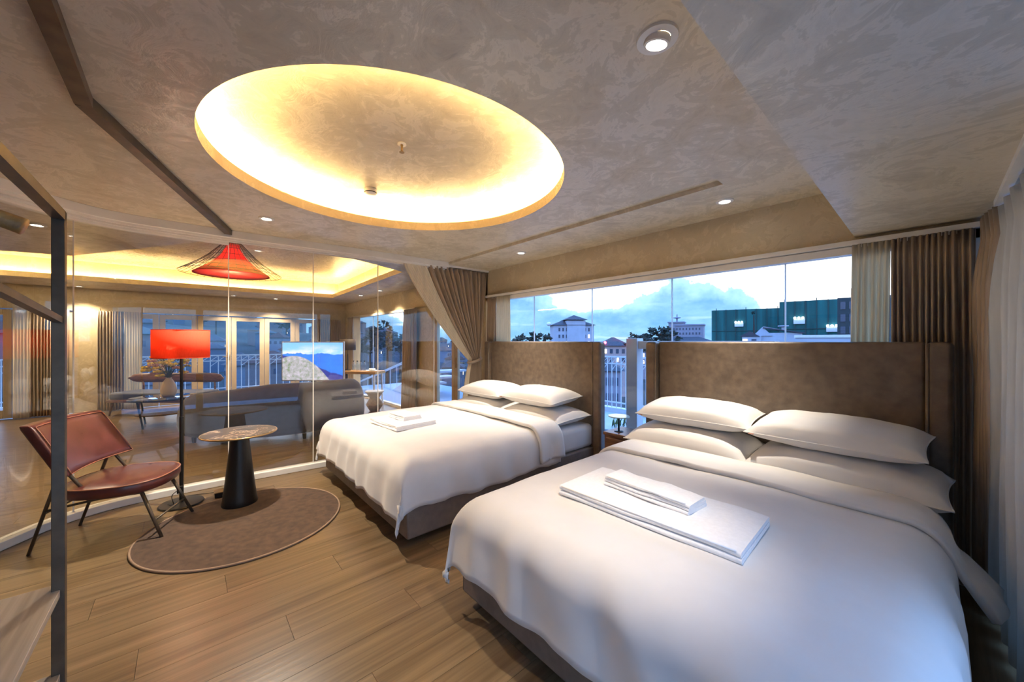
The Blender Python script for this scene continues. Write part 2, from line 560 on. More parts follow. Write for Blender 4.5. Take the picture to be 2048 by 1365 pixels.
# round recess
rc = MB()
NS = 96
def ring_pts(r, z): return [(CC[0] + r * cos(2 * pi * k / NS), CC[1] + r * sin(2 * pi * k / NS), z) for k in range(NS)]
def ring_strip(mb, rings):
    vs = []; fs = []
    for r in rings: vs += r
    for i in range(len(rings) - 1):
        for k in range(NS):
            k2 = (k + 1) % NS
            fs.append((i * NS + k, i * NS + k2, (i + 1) * NS + k2, (i + 1) * NS + k))
    mb.add(vs, fs)
ring_strip(rc, [ring_pts(CR, ZC), ring_pts(CR, ZC + .075), ring_pts(CR + .02, ZC + .075), ring_pts(CR + .02, ZC + .03), ring_pts(CR + .20, ZC + .03), ring_pts(CR + .20, ZC + .17)])
struct('recess_lip', rc, PLASTER_W, None, ceil, smooth=True, autos=True)
rt = MB()
prof = []
for k in range(9):
    t = k / 8
    r = (CR + .20) * (1 - t)
    prof.append((max(r, .001), ZC + .17 + .03 * (1 - (1 - t) ** 2)))
rt.lathe(prof, (CC[0], CC[1], 0), 96, False)
struct('recess_dome', rt, PLASTER, None, ceil, smooth=True)
led = MB().tube([(CC[0] + (CR + .085) * cos(2 * pi * k / 96), CC[1] + (CR + .085) * sin(2 * pi * k / 96), ZC + .062) for k in range(96)], .008, 6, True)
ledo = build('led_strip', led, LED, ceil, smooth=True)
# lowered soffit by the side windows
struct('ceiling_soffit', MB().box((-.337, YB, ZS), (XR + .1, W, ZR + .3)), PLASTER, None, ceil)
# backing above everything
struct('ceiling_slab', MB().box((-4.9, YB - .2, 2.76), (XR + .2, W + .2, 2.9)), PLASTER, None, ceil)

# lounge ceiling with its lit coffer
cof = [(-4.80, .22), (-5.02, .10), (-6.85, -1.02), (-7.3, -2.65), (-9.62, -2.65), (-9.45, 2.62), (-5.2, 2.42), (-4.80, 1.6)]
lo_out = [p for p in PC2 if p[1] > -2.9] + [(-4.40, W), (XF, W), (XF, -3.0), (-2.0, -3.0)]
lceil = struct('ceiling_lounge', fill_poly([lo_out, cof], ZL), PLASTER, 'plaster ceiling of the lounge with large lit coffer')
cx = sum(p[0] for p in cof) / len(cof); cy = sum(p[1] for p in cof) / len(cof)
def coff(k): return [(cx + (x - cx) * k, cy + (y - cy) * (k if abs(y) < 2.64 or y > 0 else 1.0)) for x, y in cof]
lb = MB()
def loop_strip(mb, loops):
    n = len(loops[0]); vs = []; fs = []
    for lp in loops: vs += lp
    for i in range(len(loops) - 1):
        for k in range(n):
            k2 = (k + 1) % n
            fs.append((i * n + k, i * n + k2, (i + 1) * n + k2, (i + 1) * n + k))
    mb.add(vs, fs)
def zl(lp, z): return [(x, y, z) for x, y in lp]
loop_strip(lb, [zl(cof, ZL), zl(cof, ZL + .085), zl(coff(1.008), ZL + .085), zl(coff(1.008), ZL + .03), zl(coff(1.07), ZL + .03), zl(coff(1.07), ZL + .36)])
struct('coffer_lip', lb, PLASTER_W, None, lceil)
struct('coffer_top', fill_poly([coff(1.07)], ZL + .36), PLASTER_W, None, lceil)
lcp = coff(1.035)
build('led_strip', MB().tube([(x, y, ZL + .062) for x, y in lcp], .010, 6, True), LED2, lceil)
struct('ceiling_slab', MB().box((XF - .2, -3.3, 2.84), (-4.35, W + .2, 2.95)), PLASTER, None, lceil)
# plaster fascia closing the step between both ceilings above the glass
struct('trim_1', ribbon(offset_curve(PC2, .03), offset_curve(PC2, -.05), 2.40, 2.62), PLASTER, 'plaster fascia above the glass partition')

# ---- walls
def wallbox(mb, a, b): return mb.box(a, b)
WY0, WY1 = W, W + .14
ww = MB()
ww.box((-4.56, WY0, 2.02), (XR + .1, WY1, 2.75))                 # bedroom lintel
ww.box((-4.60, WY0, -.1), (-4.36, WY1, 2.75))                  # pier at the partition
ww.box((.19, WY0, -.1), (XR + .2, WY1, 2.75))               # right pier
ww.box((XF - .1, WY0, 2.03), (-4.60, WY1, 2.9))                 # lounge lintel
ww.box((-6.62, WY0, -.1), (-5.97, WY1, 2.05))                   # pier lounge
ww.box((XF - .1, WY0, -.1), (-10.42, WY1, 2.05))
struct('wall_window', ww, PLASTER_W, 'beige plaster wall above and beside the wide windows')
wf = MB()
wf.box((XF - .14, -3.1, 1.99), (XF, W + .14, 2.9))
wf.box((XF - .14, 2.62, -.1), (XF, W + .14, 2.0))
wf.box((XF - .14, -1.62, -.1), (XF + .02, -1.28, 2.05))
struct('wall_far', wf, PLASTER_W, 'beige plaster wall of the lounge around glazed doors')
struct('wall_lounge_side', MB().box((XF - .14, -3.16, -.1), (-1.9, -3.0, 2.9)), PLASTER_W, 'beige plaster side wall of the lounge')
struct('wall_back', MB().box((-2.1, YB - .14, -.1), (XR + .2, YB, 2.9)), PLASTER_W, 'beige plaster wall behind the clothes rack')
wr = MB()
wr.box((XR, YB - .1, 2.06), (XR + .12, W + .1, 2.75))
wr.box((XR, YB - .1, -.1), (XR + .12, -1.6, 2.1))
wr.box((XR, 3.12, -.1), (XR + .12, W + .1, 2.1))
struct('wall_right', wr, PLASTER_W, 'beige plaster wall around the side windows')

# ---- windows
def window_y(n, label, x0, x1, z0, z1, y, joints, fw=.05, mat=WHITEP, jw=.008):
    w = thing('window_%d' % n, label, None, ((x0 + x1) / 2, y, z0), kind='structure')
    f = MB()
    f.box((x0, y - .03, z1 - fw), (x1, y + .05, z1)); f.box((x0, y - .03, z0), (x1, y + .05, z0 + fw))
    f.box((x0, y - .03, z0), (x0 + fw, y + .05, z1)); f.box((x1 - fw, y - .03, z0), (x1, y + .05, z1))
    build('window_frame', f, mat, w)
    js = [x0 + fw] + list(joints) + [x1 - fw]
    for i in range(len(js) - 1):
        build('pane', MB().box((js[i] + jw / 2, y + .02, z0 + fw), (js[i + 1] - jw / 2, y + .03, z1 - fw)), GLASS, w)
    for j in joints:
        build('joint_strip', MB().box((j - jw / 2, y + .018, z0 + fw), (j + jw / 2, y + .032, z1 - fw)), SILICONE, w)
    return w
window_y(1, 'wide frameless glass window behind both headboards', -4.36, .19, .0, 2.03, W, (-3.40, -2.49, -1.59, -.725))
window_y(2, 'tall lounge window beside the console table', -10.42, -6.62, .0, 2.05, W, (-8.9, -7.24))
# side window of the bedroom
w3 = thing('window_3', 'tall side window behind the white curtain', None, (XR, .8, 0), kind='structure')
f = MB()
f.box((XR, -1.6, 0), (XR + .08, 3.12, .06)); f.box((XR, -1.6, 2.02), (XR + .08, 3.12, 2.08))
for yy in (-1.6, -.05, 1.5, 3.06): f.box((XR, yy, .06), (XR + .08, yy + .06, 2.02))
build('window_frame', f, WHITEP, w3)
for y0 in (-1.54, .01, 1.56): build('pane', MB().box((XR + .03, y0, .06), (XR + .04, y0 + 1.49, 2.02)), GLASS, w3)

# ---- glazed doors
DOORN = [0]
def door_leaf(p0, p1, z1, label, handle=None, stile=.10, mat=CREAMP):
    """leaf between two plan points"""
    DOORN[0] += 1
    a = Vector((p0[0], p0[1], 0)); b = Vector((p1[0], p1[1], 0)); d = (b - a); L = d.length; d.normalize()
    root = thing('door_%d' % DOORN[0], label, None, (p0[0], p0[1], 0), atan2(d.y, d.x), kind='structure')
    f = MB(); g = .004
    f.box((g, -.025, .01), (stile, .025, z1)); f.box((L - stile, -.025, .01), (L - g, .025, z1))
    f.box((stile, -.025, .01), (L - stile, .025, .16)); f.box((stile, -.025, z1 - stile), (L - stile, .025, z1))
    build('door_frame', f, mat, root, bevel=.004)
    build('pane', MB().box((stile, -.005, .16), (L - stile, .005, z1 - stile)), GLASS, root)
    if handle:
        s = 1 if handle > 0 else -1
        hx = L - stile / 2 if s > 0 else stile / 2
        h = MB(); h.box((hx - .02, -.034, .95), (hx + .02, .034, 1.12))
        h.tube([(hx, -.034, 1.03), (hx, -.075, 1.03), (hx - s * .11, -.075, 1.03)], .009, 6)
        h.tube([(hx, .034, 1.03), (hx, .075, 1.03), (hx - s * .11, .075, 1.03)], .009, 6)
        build('door_handle', h, BRASS, root, smooth=True)
    return root
ys = [-1.28, -.435, .19, .80, 1.46, 2.125, 2.62]
for i in range(6):
    door_leaf((XF - .06, ys[i]), (XF - .06, ys[i + 1]), 1.97, 'cream glazed folding door leaf onto the balcony, beside the wooden-backed settee' if i < 3 else 'cream glazed folding door leaf onto the balcony, behind the television side', 1 if i == 2 else None)
ys2 = [-3.0, -2.35, -1.62]
for i in range(2):
    door_leaf((XF - .06, ys2[i]), (XF - .06, ys2[i + 1]), 1.97, 'cream glazed balcony door beside the striped curtain, ' + ('with brass handle' if i else 'outer leaf'), -1 if i else None)
door_leaf((-5.97, W + .05), (-5.30, W + .05), 2.02, 'cream glazed terrace door, fixed grey-looking leaf beside the tied curtain', None, .09)
door_leaf((-5.30, W + .05), (-4.60, W + .05), 2.02, 'cream glazed terrace door with handle next to the tied curtain', -1, .09)

# ---- glass partition
part = thing('wall_partition', 'curved frameless glass partition between bedroom and lounge', None, (-4.55, .5, 0), kind='structure')
build('kerb', ribbon(offset_curve(PC2, .045), offset_curve(PC2, -.045), 0, .06), WHITEP, part, bevel=.006)
# joints along the curve (by y for the straight run, by index for the bend)
def idx_for(y, lo=40): return min(range(lo, len(PC2)), key=lambda i: abs(PC2[i][1] - y))
jidx = [6, 30, idx_for(-.655), idx_for(.31), idx_for(1.03), idx_for(1.75), idx_for(2.5), len(PC2) - 1]
for a, b in zip(jidx[:-1], jidx[1:]):
    seg = PC2[a:b + 1]
    seg[0] = tuple(Vector(seg[0]).lerp(Vector(seg[1]), .04)); seg[-1] = tuple(Vector(seg[-1]).lerp(Vector(seg[-2]), .04))
    build('glass_panel', ribbon(offset_curve(seg, .005), offset_curve(seg, -.005), .06, 2.40), PARTGLASS, part, smooth=True, autos=True)
    px, py = PC2[a]
    build('joint_seal', MB().box((px - .005, py - .004, .06), (px + .007, py + .004, 2.38)), WHITEP, part)
i0 = idx_for(.31)
# pelmet profile with stepped curtain rails on the bedroom side
build('pelmet', ribbon(offset_curve(PC2[:i0 + 1], .028), offset_curve(PC2[:i0 + 1], -.03), 2.345, 2.44), WHITEP, part)
ie = idx_for(2.66)
build('pelmet_rail', ribbon(offset_curve(PC2[:ie + 1], .10), offset_curve(PC2[:ie + 1], .028), 2.398, ZC), WHITEP, part, bevel=.004)
build('curtain_rail', ribbon(offset_curve(PC2[:ie + 1], .075), offset_curve(PC2[:ie + 1], .055), 2.380, 2.400), WHITEP, part)
build('curtain_rail', ribbon(offset_curve(PC2[ie:], .075), offset_curve(PC2[ie:], .045), 2.412, 2.437), WHITEP, part)
build('curtain_rail', ribbon(offset_curve(PC2[:ie + 1], .048), offset_curve(PC2[:ie + 1], .030), 2.365, 2.400), WHITEP, part)

# ---- steel profile on the ceiling
sb = MB()
bp = [(-4.50, .315), (-2.44, -.335), (-.95, -.325)]
for a, b in zip(bp[:-1], bp[1:]): sb.beam((a[0], a[1], 2.447), (b[0], b[1], 2.447), .055, .05)
struct('trim_2', sb, STEEL, 'kinked dark steel profile running across the plaster ceiling')

# ---- curtain rails on the window wall
struct('trim_3', MB().box((-4.36, W - .06, 2.035), (.19, W, 2.065)), WHITEP, 'white curtain rail above the bedroom window')
struct('trim_4', MB().box((.205, 1.2, 2.065), (.235, 3.0, ZS)).box((.265, 1.2, 2.065), (.295, 3.0, ZS)), WHITEP, 'white double curtain rail on the lowered soffit')

# ================================================================== BEDS
def rounded_headboard(root, x0, x1, yf, yb, z1):
    wg = .105
    hb = MB().box((x0 + wg, yf + .05, .05), (x1 - wg, yb, z1))
    h = build('headboard', hb, HEADBD, root, bevel=.018, seg=3)
    for a, b in ((x0, x0 + wg), (x1 - wg, x1)):
        build('headboard_wing', MB().box((a, yf, .05), (b, yb, z1)), HEADBD, root, bevel=.028, seg=4)
    for xx in (x0 + wg - .006, x1 - wg + .006):
        build('seam_piping', MB().tube([(xx, yf + .006, .3), (xx, yf + .006, z1 - .012)], .009, 8), HEADBD, h, smooth=True)
def make_bed(label, bx0, bx1, hx0, hx1, y0=1.11, yh=3.17, yb=3.272):
    r = thing('bed', label, 'bed', ((bx0 + bx1) / 2, (y0 + yh) / 2, 0))
    rounded_headboard(r, hx0, hx1, yh, yb, 1.395)
    b = build('bed_base', MB().box((bx0, y0, .055), (bx1, yh + .055, .30)), BASEFAB, r, bevel=.02, seg=3)
    for xx in (bx0 + .012, bx1 - .012):
        build('corner_seam', MB().tube([(xx, y0 + .01, .07), (xx, y0 + .01, .285)], .010, 8), BASEFAB, b, smooth=True)
    for xx in (bx0 + .18, bx1 - .18):
        for yy in (y0 + .2, yh - .25):
            build('bed_foot', MB().lathe([(.035, 0), (.045, .06)], (xx, yy, 0), 12), BLACK, r)
    build('mattress', MB().box((bx0 + .02, y0 + .05, .295), (bx1 - .02, yh + .045, .535)), LINEN, r, bevel=.055, seg=5)
    return r
bed1 = make_bed('taupe upholstered bed beside the glass partition, with winged headboard', -4.25, -2.32, -4.20, -2.235)
bed2 = make_bed('taupe upholstered bed beside the right-hand curtains, with winged headboard', -1.665, .045, -1.745, .085)

def drape(s, h, r, flare):
    e = abs(s) - (h - r); sg = 1 if s >= 0 else -1
    if e <= 0: return s, 0.
    if e < r * pi / 2:
        t = e / r
        return sg * (h - r + r * sin(t)), r * (1 - cos(t))
    q = e - r * pi / 2
    return sg * (h + flare * q), r + q
def fbm(x, y, z=0., o=3):
    return noise.fractal(Vector((x, y, z)), .6, 2.0, o)
def duvet_sheet(xc, hw, y0, y1, top, dropL, dropR, dropF, r=.15, flareL=.10, flareR=.10, flareF=.12, nu=84, nv=70, seed=0, puff=.025, lift=0., wr=.010, tipfl=0.):
    def fn(u, v):
        s = -(hw + dropL) + u * (2 * hw + dropL + dropR)
        # foot end is at y0 ; v=0 -> foot hem, v=1 -> head edge
        L = y1 - y0
        q = -(dropF) + v * (L + dropF)
        fl = flareL if s < 0 else flareR
        if tipfl and s > 0: fl = fl + tipfl * (.75 + .25 * v)
        x, dx = drape(s, hw, r, fl)
        if dropF and q < r:
            yy, dy = drape(-(q) + 1.0, 1.0, r, flareF)   # distance past the foot edge
            y = y0 + 1.0 - yy
        else:
            y = y0 + q; dy = 0.
        d = sqrt(dx * dx + dy * dy)
        z = top - d
        ex = max(0., 1 - (s / hw) ** 2) if abs(s) < hw else 0.
        ey = min(1., max(0., q) / .5) if dropF else 1.
        z += puff * sqrt(ex) * (.35 + .65 * min(1., ey)) + lift
        hang = min(1., d / .2)
        n1 = fbm(s * 3 + seed, q * 3, seed)
        n2 = fbm(s * 1.2 + seed, q * 1.2 + 9, seed)
        z += .010 * n2 * (1 - hang) + .004 * n1
        w = sin((s if dy > dx else q) * 21 + seed + 3 * n2) * wr * hang + .012 * n2 * hang
        if dx >= dy: x += w * (1 if s > 0 else -1)
        else: y -= w
        if d > .18: z += .016 * n1 * hang
        return (xc + x, y, max(z, .035))
    return MB().grid(fn, nu, nv)
def make_duvet(label, bx0, bx1, cuff_tip, seed, drops, fl):
    xc = (bx0 + bx1) / 2; hw = (bx1 - bx0) / 2 + .02
    r = thing('duvet', label, 'duvet', (xc, 2.0, .3))
    build('cover', duvet_sheet(xc, hw, 1.05, 2.63, .585, drops[0], drops[1], drops[2], seed=seed, flareL=fl[0], flareR=fl[1]), LINEN, r, smooth=True, solid=.022, offset=-1)
    build('folded_cuff', duvet_sheet(xc, hw + .012, 2.35, 2.66, .585, drops[0] - .02, (drops[1] - .02 if not cuff_tip else .24), 0., seed=seed + .0, flareL=fl[0] + .05, flareR=fl[1] + .05, nv=14, lift=.030, puff=.025, tipfl=cuff_tip), LINEN, r, smooth=True, solid=.026, offset=-1)
    return r
make_duvet('white duvet with folded cuff spread over the bed beside the glass partition', -4.25, -2.32, 0., 1.3, (.22, .25, .29), (.06, .08))
make_duvet('white duvet with flared cuff spread over the bed beside the right-hand curtains', -1.665, .045, .80, 4.7, (.25, .27, .29), (.12, .04))

def make_pillow(label, c, size, rx, rz, group=None, seed=0, ry=0.):
    w, d, h = size
    mb = MB(); n = 22
    def side(sg):
        def fn(u, v):
            a = 2 * u - 1; b = 2 * v - 1
            fa = max(0., 1 - abs(a) ** 2.6); fb = max(0., 1 - abs(b) ** 2.6)
            th = (fa * fb) ** .42
            pin = 1 - .07 * (1 - abs(a) ** 2) * 0 
            x = a * w / 2 * (1 - .055 * (1 - b * b) * abs(a) ** 3)
            y = b * d / 2 * (1 - .075 * (1 - a * a) * abs(b) ** 3)
            z = sg * h / 2 * th
            nn = fbm(a * 2.2 + seed, b * 2.2 - seed, sg)
            edge = (1 - th)
            z += .006 * nn * th + .010 * edge * th * sin(a * 14 + seed) * fb + .006 * edge * sin(b * 17 + seed) * fa
            if sg < 0: z *= .75
            return (x, y, z)
        return fn
    top = MB().grid(side(1), n, n); bot = MB().grid(side(-1), n, n)
    bot.f = [tuple(reversed(q)) for q in bot.f]
    mb.add(top.v, top.f); mb.add(bot.v, bot.f)
    R = Matrix.Rotation(rz, 3, 'Z') @ Matrix.Rotation(ry, 3, 'Y') @ Matrix.Rotation(rx, 3, 'X')
    mb.v = [tuple(R @ Vector(p) + Vector(c)) for p in mb.v]
    # flanged hem so that the edge reads as sewn cloth
    root = thing('pillow', label, 'pillow', c, group=group)
    build('pillow_body', mb, LINEN, root, smooth=True)
    hem = []
    for k in range(4 * n):
        q, t = divmod(k, n); t = t / n
        u, v = ((t, 0), (1, t), (1 - t, 1), (0, 1 - t))[q]
        hem.append(R @ Vector(side(1)(u, v)) + Vector(c))
    build('hem', MB().tube(hem, .004, 6, True), LINEN, root, smooth=True)
    if seed % 2 > .9:
        tg = [R @ Vector(p) + Vector(c) for p in ((-w / 2 + .03, -d / 2 + .012, -.002), (-w / 2 + .06, -d / 2 + .012, -.002), (-w / 2 + .06, -d / 2 - .012, -.006), (-w / 2 + .03, -d / 2 - .012, -.006))]
        build('sewn_tag', MB().add(tg, [(0, 1, 2, 3)]), PIPING, root, solid=.002)
    return root
B1 = 'on the bed beside the glass partition'
B2 = 'on the bed beside the right-hand curtains'
make_pillow('white lower pillow nearest the tied curtain, ' + B1, (-3.745, 2.91, .606), (.86, .50, .185), radians(4), radians(1), seed=2.1)
make_pillow('white lower pillow nearest the nightstand, ' + B1, (-2.80, 2.92, .613), (.90, .52, .20), radians(3), radians(-2), seed=4.3)
make_pillow('white upper pillow nearest the tied curtain, ' + B1, (-3.74, 2.94, .775), (.82, .47, .21), radians(6), radians(2), seed=3.)
make_pillow('white upper pillow nearest the nightstand, ' + B1, (-2.88, 2.94, .79), (.84, .48, .21), radians(5), radians(-1), seed=5.)
make_pillow('white lower pillow nearest the nightstand, ' + B2, (-1.225, 2.92, .630), (.86, .50, .26), radians(3), radians(2), seed=6.4)
make_pillow('white lower pillow nearest the grey corner curtain, ' + B2, (-.36, 2.895, .630), (.88, .50, .26), radians(3), radians(-2), seed=8.2)
make_pillow('white upper pillow nearest the nightstand, ' + B2, (-1.20, 2.975, .838), (.80, .44, .21), radians(6), radians(3), seed=7.)
make_pillow('white upper pillow nearest the grey corner curtain, ' + B2, (-.395, 2.935, .836), (.80, .48, .205), radians(6), radians(-3), seed=9.)

# ---- towels
def towel_mesh(w, d, h, layers):
    """folded towel: stacked layers joined by a rounded fold on one long side (profile in y,z, extruded along x)"""
    t = h / layers
    mb = MB()
    prof = []
    for k in range(layers):
        z0 = k * t + t * .06; z1 = (k + 1) * t - t * .06
        n = 6
        pr = []
        for a in range(n + 1):
            th = -pi / 2 + pi * a / n
            pr.append((-d / 2 - cos(th) * t * .38 + .004 * k, (z0 + z1) / 2 + sin(th) * (z1 - z0) / 2))
        for a in range(n + 1):
            th = pi / 2 - pi * a / n
            pr.append((d / 2 + cos(th) * t * .3 - .003 * k, (z0 + z1) / 2 + sin(th) * (z1 - z0) / 2))
        prof.append(pr)
    for k, pr in enumerate(prof):
        m = len(pr); ns = 14; vs = []
        for i in range(ns + 1):
            u = i / ns
            x = -w / 2 + w * u
            for (y, z) in pr:
                wob = .0035 * sin(u * 9 + k) + .002 * sin(u * 23)
                vs.append((x + .004 * sin(y * 20 + k), y + .003 * sin(u * 7 + k * 2), z + wob * (z / h)))
        fs = []
        for i in range(ns):
            for j in range(m):
                j2 = (j + 1) % m
                fs.append((i * m + j, i * m + j2, (i + 1) * m + j2, (i + 1) * m + j))
        fs.append(tuple(reversed(range(m)))); fs.append(tuple(ns * m + j for j in range(m)))
        mb.add(vs, fs)
    return mb
def towel(label, c, size, layers, rz, name='bath_towel'):
    root = thing(name, label, 'towel', c, rz)
    build('folded_cloth', towel_mesh(size[0], size[1], size[2], layers), TOWEL, root, smooth=True, autos=True)
    e = MB().tube([(-size[0] / 2 + .015, -size[1] / 2 - .003, size[2] * .985), (0, -size[1] / 2 - .002, size[2] * .99), (size[0] / 2 - .015, -size[1] / 2 - .003, size[2] * .985)], .003, 6)
    build('hem', e, TOWEL, root, smooth=True)
    return root
towel('large folded white bath towel on the bed beside the right-hand curtains', (-.865, 1.665, .605), (.83, .40, .045), 2, radians(1.5))
towel('small folded white hand towel on top of the large towel, brightly lit', (-.90, 1.70, .650), (.44, .15, .050), 3, radians(-3), 'hand_towel')
towel('folded white bath towel on the bed beside the glass partition', (-3.36, 1.56, .607), (.52, .40, .045), 2, radians(4))
towel('small folded hand towel on top of the folded towel, on the partition-side bed', (-3.40, 1.60, .651), (.30, .18, .045), 3, radians(4), 'hand_towel')

# ---- nightstand and little glass table between the beds
ns = thing('nightstand', 'low brown wooden nightstand between the two beds', 'nightstand', (-1.93, 3.17, 0))
build('cabinet', MB().box((-2.08, 3.02, .06), (-1.78, 3.32, .50)), WALNUT, ns, bevel=.006)
build('top', MB().box((-2.09, 3.01, .50), (-1.77, 3.33, .53)), WALNUT, ns, bevel=.005)
dr = build('drawer', MB().box((-2.06, 3.008, .30), (-1.80, 3.022, .48)), WALNUT, ns, bevel=.004)
build('drawer_knob', MB().sphere((-1.93, 2.996, .39), .014), BRASS, dr, smooth=True)
build('plinth', MB().box((-2.05, 3.06, 0), (-1.81, 3.29, .065)), BLACK, ns)
st = thing('pedestal_stand', 'small round glass stand on a thin dark stem, on the nightstand', 'stand', (-1.985, 3.12, .53))
build('disc', MB().lathe([(.098, 0), (.10, .004), (.098, .010)], (-1.985, 3.12, .672), 28), M('pale_green_glass', (.45, .62, .60), .12, spec=.7), st, smooth=True, autos=True)
build('stem', MB().lathe([(.009, 0), (.007, .145)], (-1.985, 3.12, .532), 10), BLACK, st, smooth=True)
build('foot', MB().lathe([(.045, 0), (.04, .006), (.01, .010)], (-1.985, 3.12, .53), 20), BLACK, st, smooth=True)

# ================================================================== CURTAINS
def pleats(p0, p1, z0, z1, n, amp, seed=0, header=.16, nz=16, spread=0., jitter=.25, lean=0.):
    a = Vector((p0[0], p0[1], 0)); b = Vector((p1[0], p1[1], 0)); d = b - a; L = d.length; d.normalize(); nrm = Vector((d.y, -d.x, 0))
    nu = n * 10
    ph = [random.Random(seed * 100 + k).uniform(-1, 1) for k in range(n + 2)]
    def fn(u, v):
        z = z1 + (z0 - z1) * v
        k = int(u * n); fr = u * n - k
        jj = ph[k] * (1 - fr) + ph[k + 1] * fr
        below = (z1 - z) / header if header else 1
        if below < 1: am = amp * (.55 - .35 * below); shp = 1.0
        else: am = amp * min(1., .35 + .65 * min(1., (below - 1) / 2.5)) * (1 + jitter * jj)
        w = sin(2 * pi * u * n + jj * 1.1 + .5 * sin(3 * v + k))
        w = math.copysign(abs(w) ** .75, w)
        s = (u + .25 * jitter * jj / n * v) * L
        c = .5 * L
        s = c + (s - c) * (1 + spread * v) + lean * v
        p = a + d * s + nrm * (am * w + .004 * sin(9 * v + k))
        return (p.x, p.y, z)
    return MB().grid(fn, nu, nz)
def curtain(label, p0, p1, z0, z1, n, amp, mat, seed=0, group=None, header=.16, hooks=True, **k):
    r = thing('curtain', label, 'curtain', ((p0[0] + p1[0]) / 2, (p0[1] + p1[1]) / 2, z0), group=group)
    build('drape', pleats(p0, p1, z0, z1, n, amp, seed, header, **k), mat, r, smooth=True, solid=.003, offset=0)
    if hooks:
        for i in range(n):
            q = Vector((p0[0], p0[1], 0)).lerp(Vector((p1[0], p1[1], 0)), (i + .5) / n)
            build('hook', MB().tube([(q.x, q.y, z1 - .02), (q.x, q.y, z1 + .03)], .003, 5), WHITEP, r)
    return r
yw = W - .05
curtain('taupe pleated curtain at the window end behind the partition-side headboard', (-4.29, yw), (-4.10, yw), .02, 2.03, 7, .025, BROWNCURT, 1)
curtain('cream sheer curtain at the window end behind the partition-side headboard', (-4.09, yw), (-3.79, yw), .02, 2.03, 9, .014, CREAMCURT, 2, header=.0, hooks=False)
curtain('cream curtain hanging in the window beside the green-netted building', (-.345, yw), (-.168, yw), .02, 2.035, 6, .018, CREAMCURT, 3, header=.10, lean=-.02)
curtain('taupe pinch-pleated curtain above the headboard in the window corner', (-.165, yw), (.165, yw), .02, 2.035, 12, .028, BROWNCURT, 4, header=.13)
curtain('taupe full-length curtain hanging in the corner beside the headboard', (.20, 3.255), (.225, 2.985), .025, 2.07, 5, .042, BROWNCURT, 5, header=.10)
curtain('white full-length curtain in front of the side window', (.235, 2.99), (.275, 1.75), .03, 2.055, 8, .035, WHITECURT, 6, header=.13, spread=.03)

# tied-back pair at the partition
def tied(s0, s1, nple, amp, seed, z_floor=.03):
    tie = Vector((-4.352, 3.12, 1.115))
    def top(s):
        y = 2.02 + s * (3.335 - 2.02)
        xx = curve_at_y(y)[0] + .06
        return Vector((xx, y, 2.404))
    def fn(u, v):
        s = s0 + (s1 - s0) * u
        ph = 2 * pi * s * nple + seed
        T = top(s)
        if v < .72:
            t = v / .72
            tt = t ** 1.12
            tgt = tie + Vector((.05 * (s - .5) + .012 * sin(ph), -.065 + .13 * s, .10 * s - .02))
            p = T.lerp(tgt, tt)
            p.z = T.z + (tgt.z - T.z) * t - .05 * sin(pi * t) * (1 - s)
            am = amp * (1 - .75 * tt) * (1 if t > .06 else .6)
            p += Vector((am * sin(ph), .35 * am * cos(ph * .5), 0))
        else:
            t = (v - .72) / .28
            tgt = tie + Vector((.05 * (s - .5) + .012 * sin(ph), -.065 + .13 * s, .10 * s - .02))
            bot = Vector((-4.33 + .07 * (s - .5), 2.86 + .34 * s, z_floor))
            e = t ** .55
            p = tgt.lerp(bot, e); p.z = tgt.z + (bot.z - tgt.z) * t
            am = amp * (.25 + .6 * t)
            p += Vector((am * sin(ph), 0, 0))
        return tuple(p)
    return fn
tb = thing('tied_curtain', 'taupe pleated curtain tied back at the end of the glass partition', 'curtain', (-4.36, 3.1, .03))
build('drape', MB().grid(tied(.27, 1.0, 17, .040, .4), 300, 44), BROWNCURT, tb, smooth=True, solid=.003, offset=0)
tb2 = thing('tied_sheer', 'cream sheer curtain tied back in front of the glass partition', 'curtain', (-4.36, 2.9, .03))
build('drape', MB().grid(tied(.0, .26, 40, .010, 1.4), 110, 44), cloth_mat('cream_tied_voile', (.86, .76, .60), .12, .8, .2), tb2, smooth=True, solid=.002, offset=0)
tieb = []
for k in range(24):
    t = 2 * pi * k / 24
    tieb.append((-4.352 + .062 * cos(t), 3.12 + .105 * sin(t), 1.12 + .03 * sin(t)))
build('tie_band', MB().tube(tieb, .020, 8, True), BROWNCURT, tb, smooth=True)

# lounge curtains
curtain('taupe striped-looking curtain beside the brass-handled balcony door', (XF + .12, -2.12), (XF + .12, -1.66), .02, 1.99, 12, .03, BROWNCURT, 11, header=.1, hooks=False)
curtain('cream curtain beside the brass-handled balcony door', (XF + .16, -2.30), (XF + .16, -2.12), .02, 1.99, 5, .02, CREAMCURT, 12, header=0, hooks=False)
curtain('taupe lounge curtain behind the settee next to the wall pier', (XF + .14, -1.30), (XF + .14, -.95), .02, 1.99, 9, .03, BROWNCURT, 13, header=.1, hooks=False)
curtain('cream lounge curtain behind the settee', (XF + .14, -.94), (XF + .14, -.68), .02, 1.99, 7, .02, CREAMCURT, 14, header=0, hooks=False)
curtain('taupe lounge curtain behind the television', (XF + .14, 2.62), (XF + .14, 3.2), .02, 1.97, 11, .03, BROWNCURT, 15, header=.1, hooks=False)
curtain('taupe lounge curtain behind the dark-shaded lamp', (-10.38, W - .09), (-9.95, W - .09), .02, 2.02, 9, .03, BROWNCURT, 16, header=.1, hooks=False)
curtain('cream lounge curtain beside the dark-shaded lamp', (-9.93, W - .09), (-9.45, W - .09), .02, 2.02, 9, .02, CREAMCURT, 17, header=0, hooks=False)
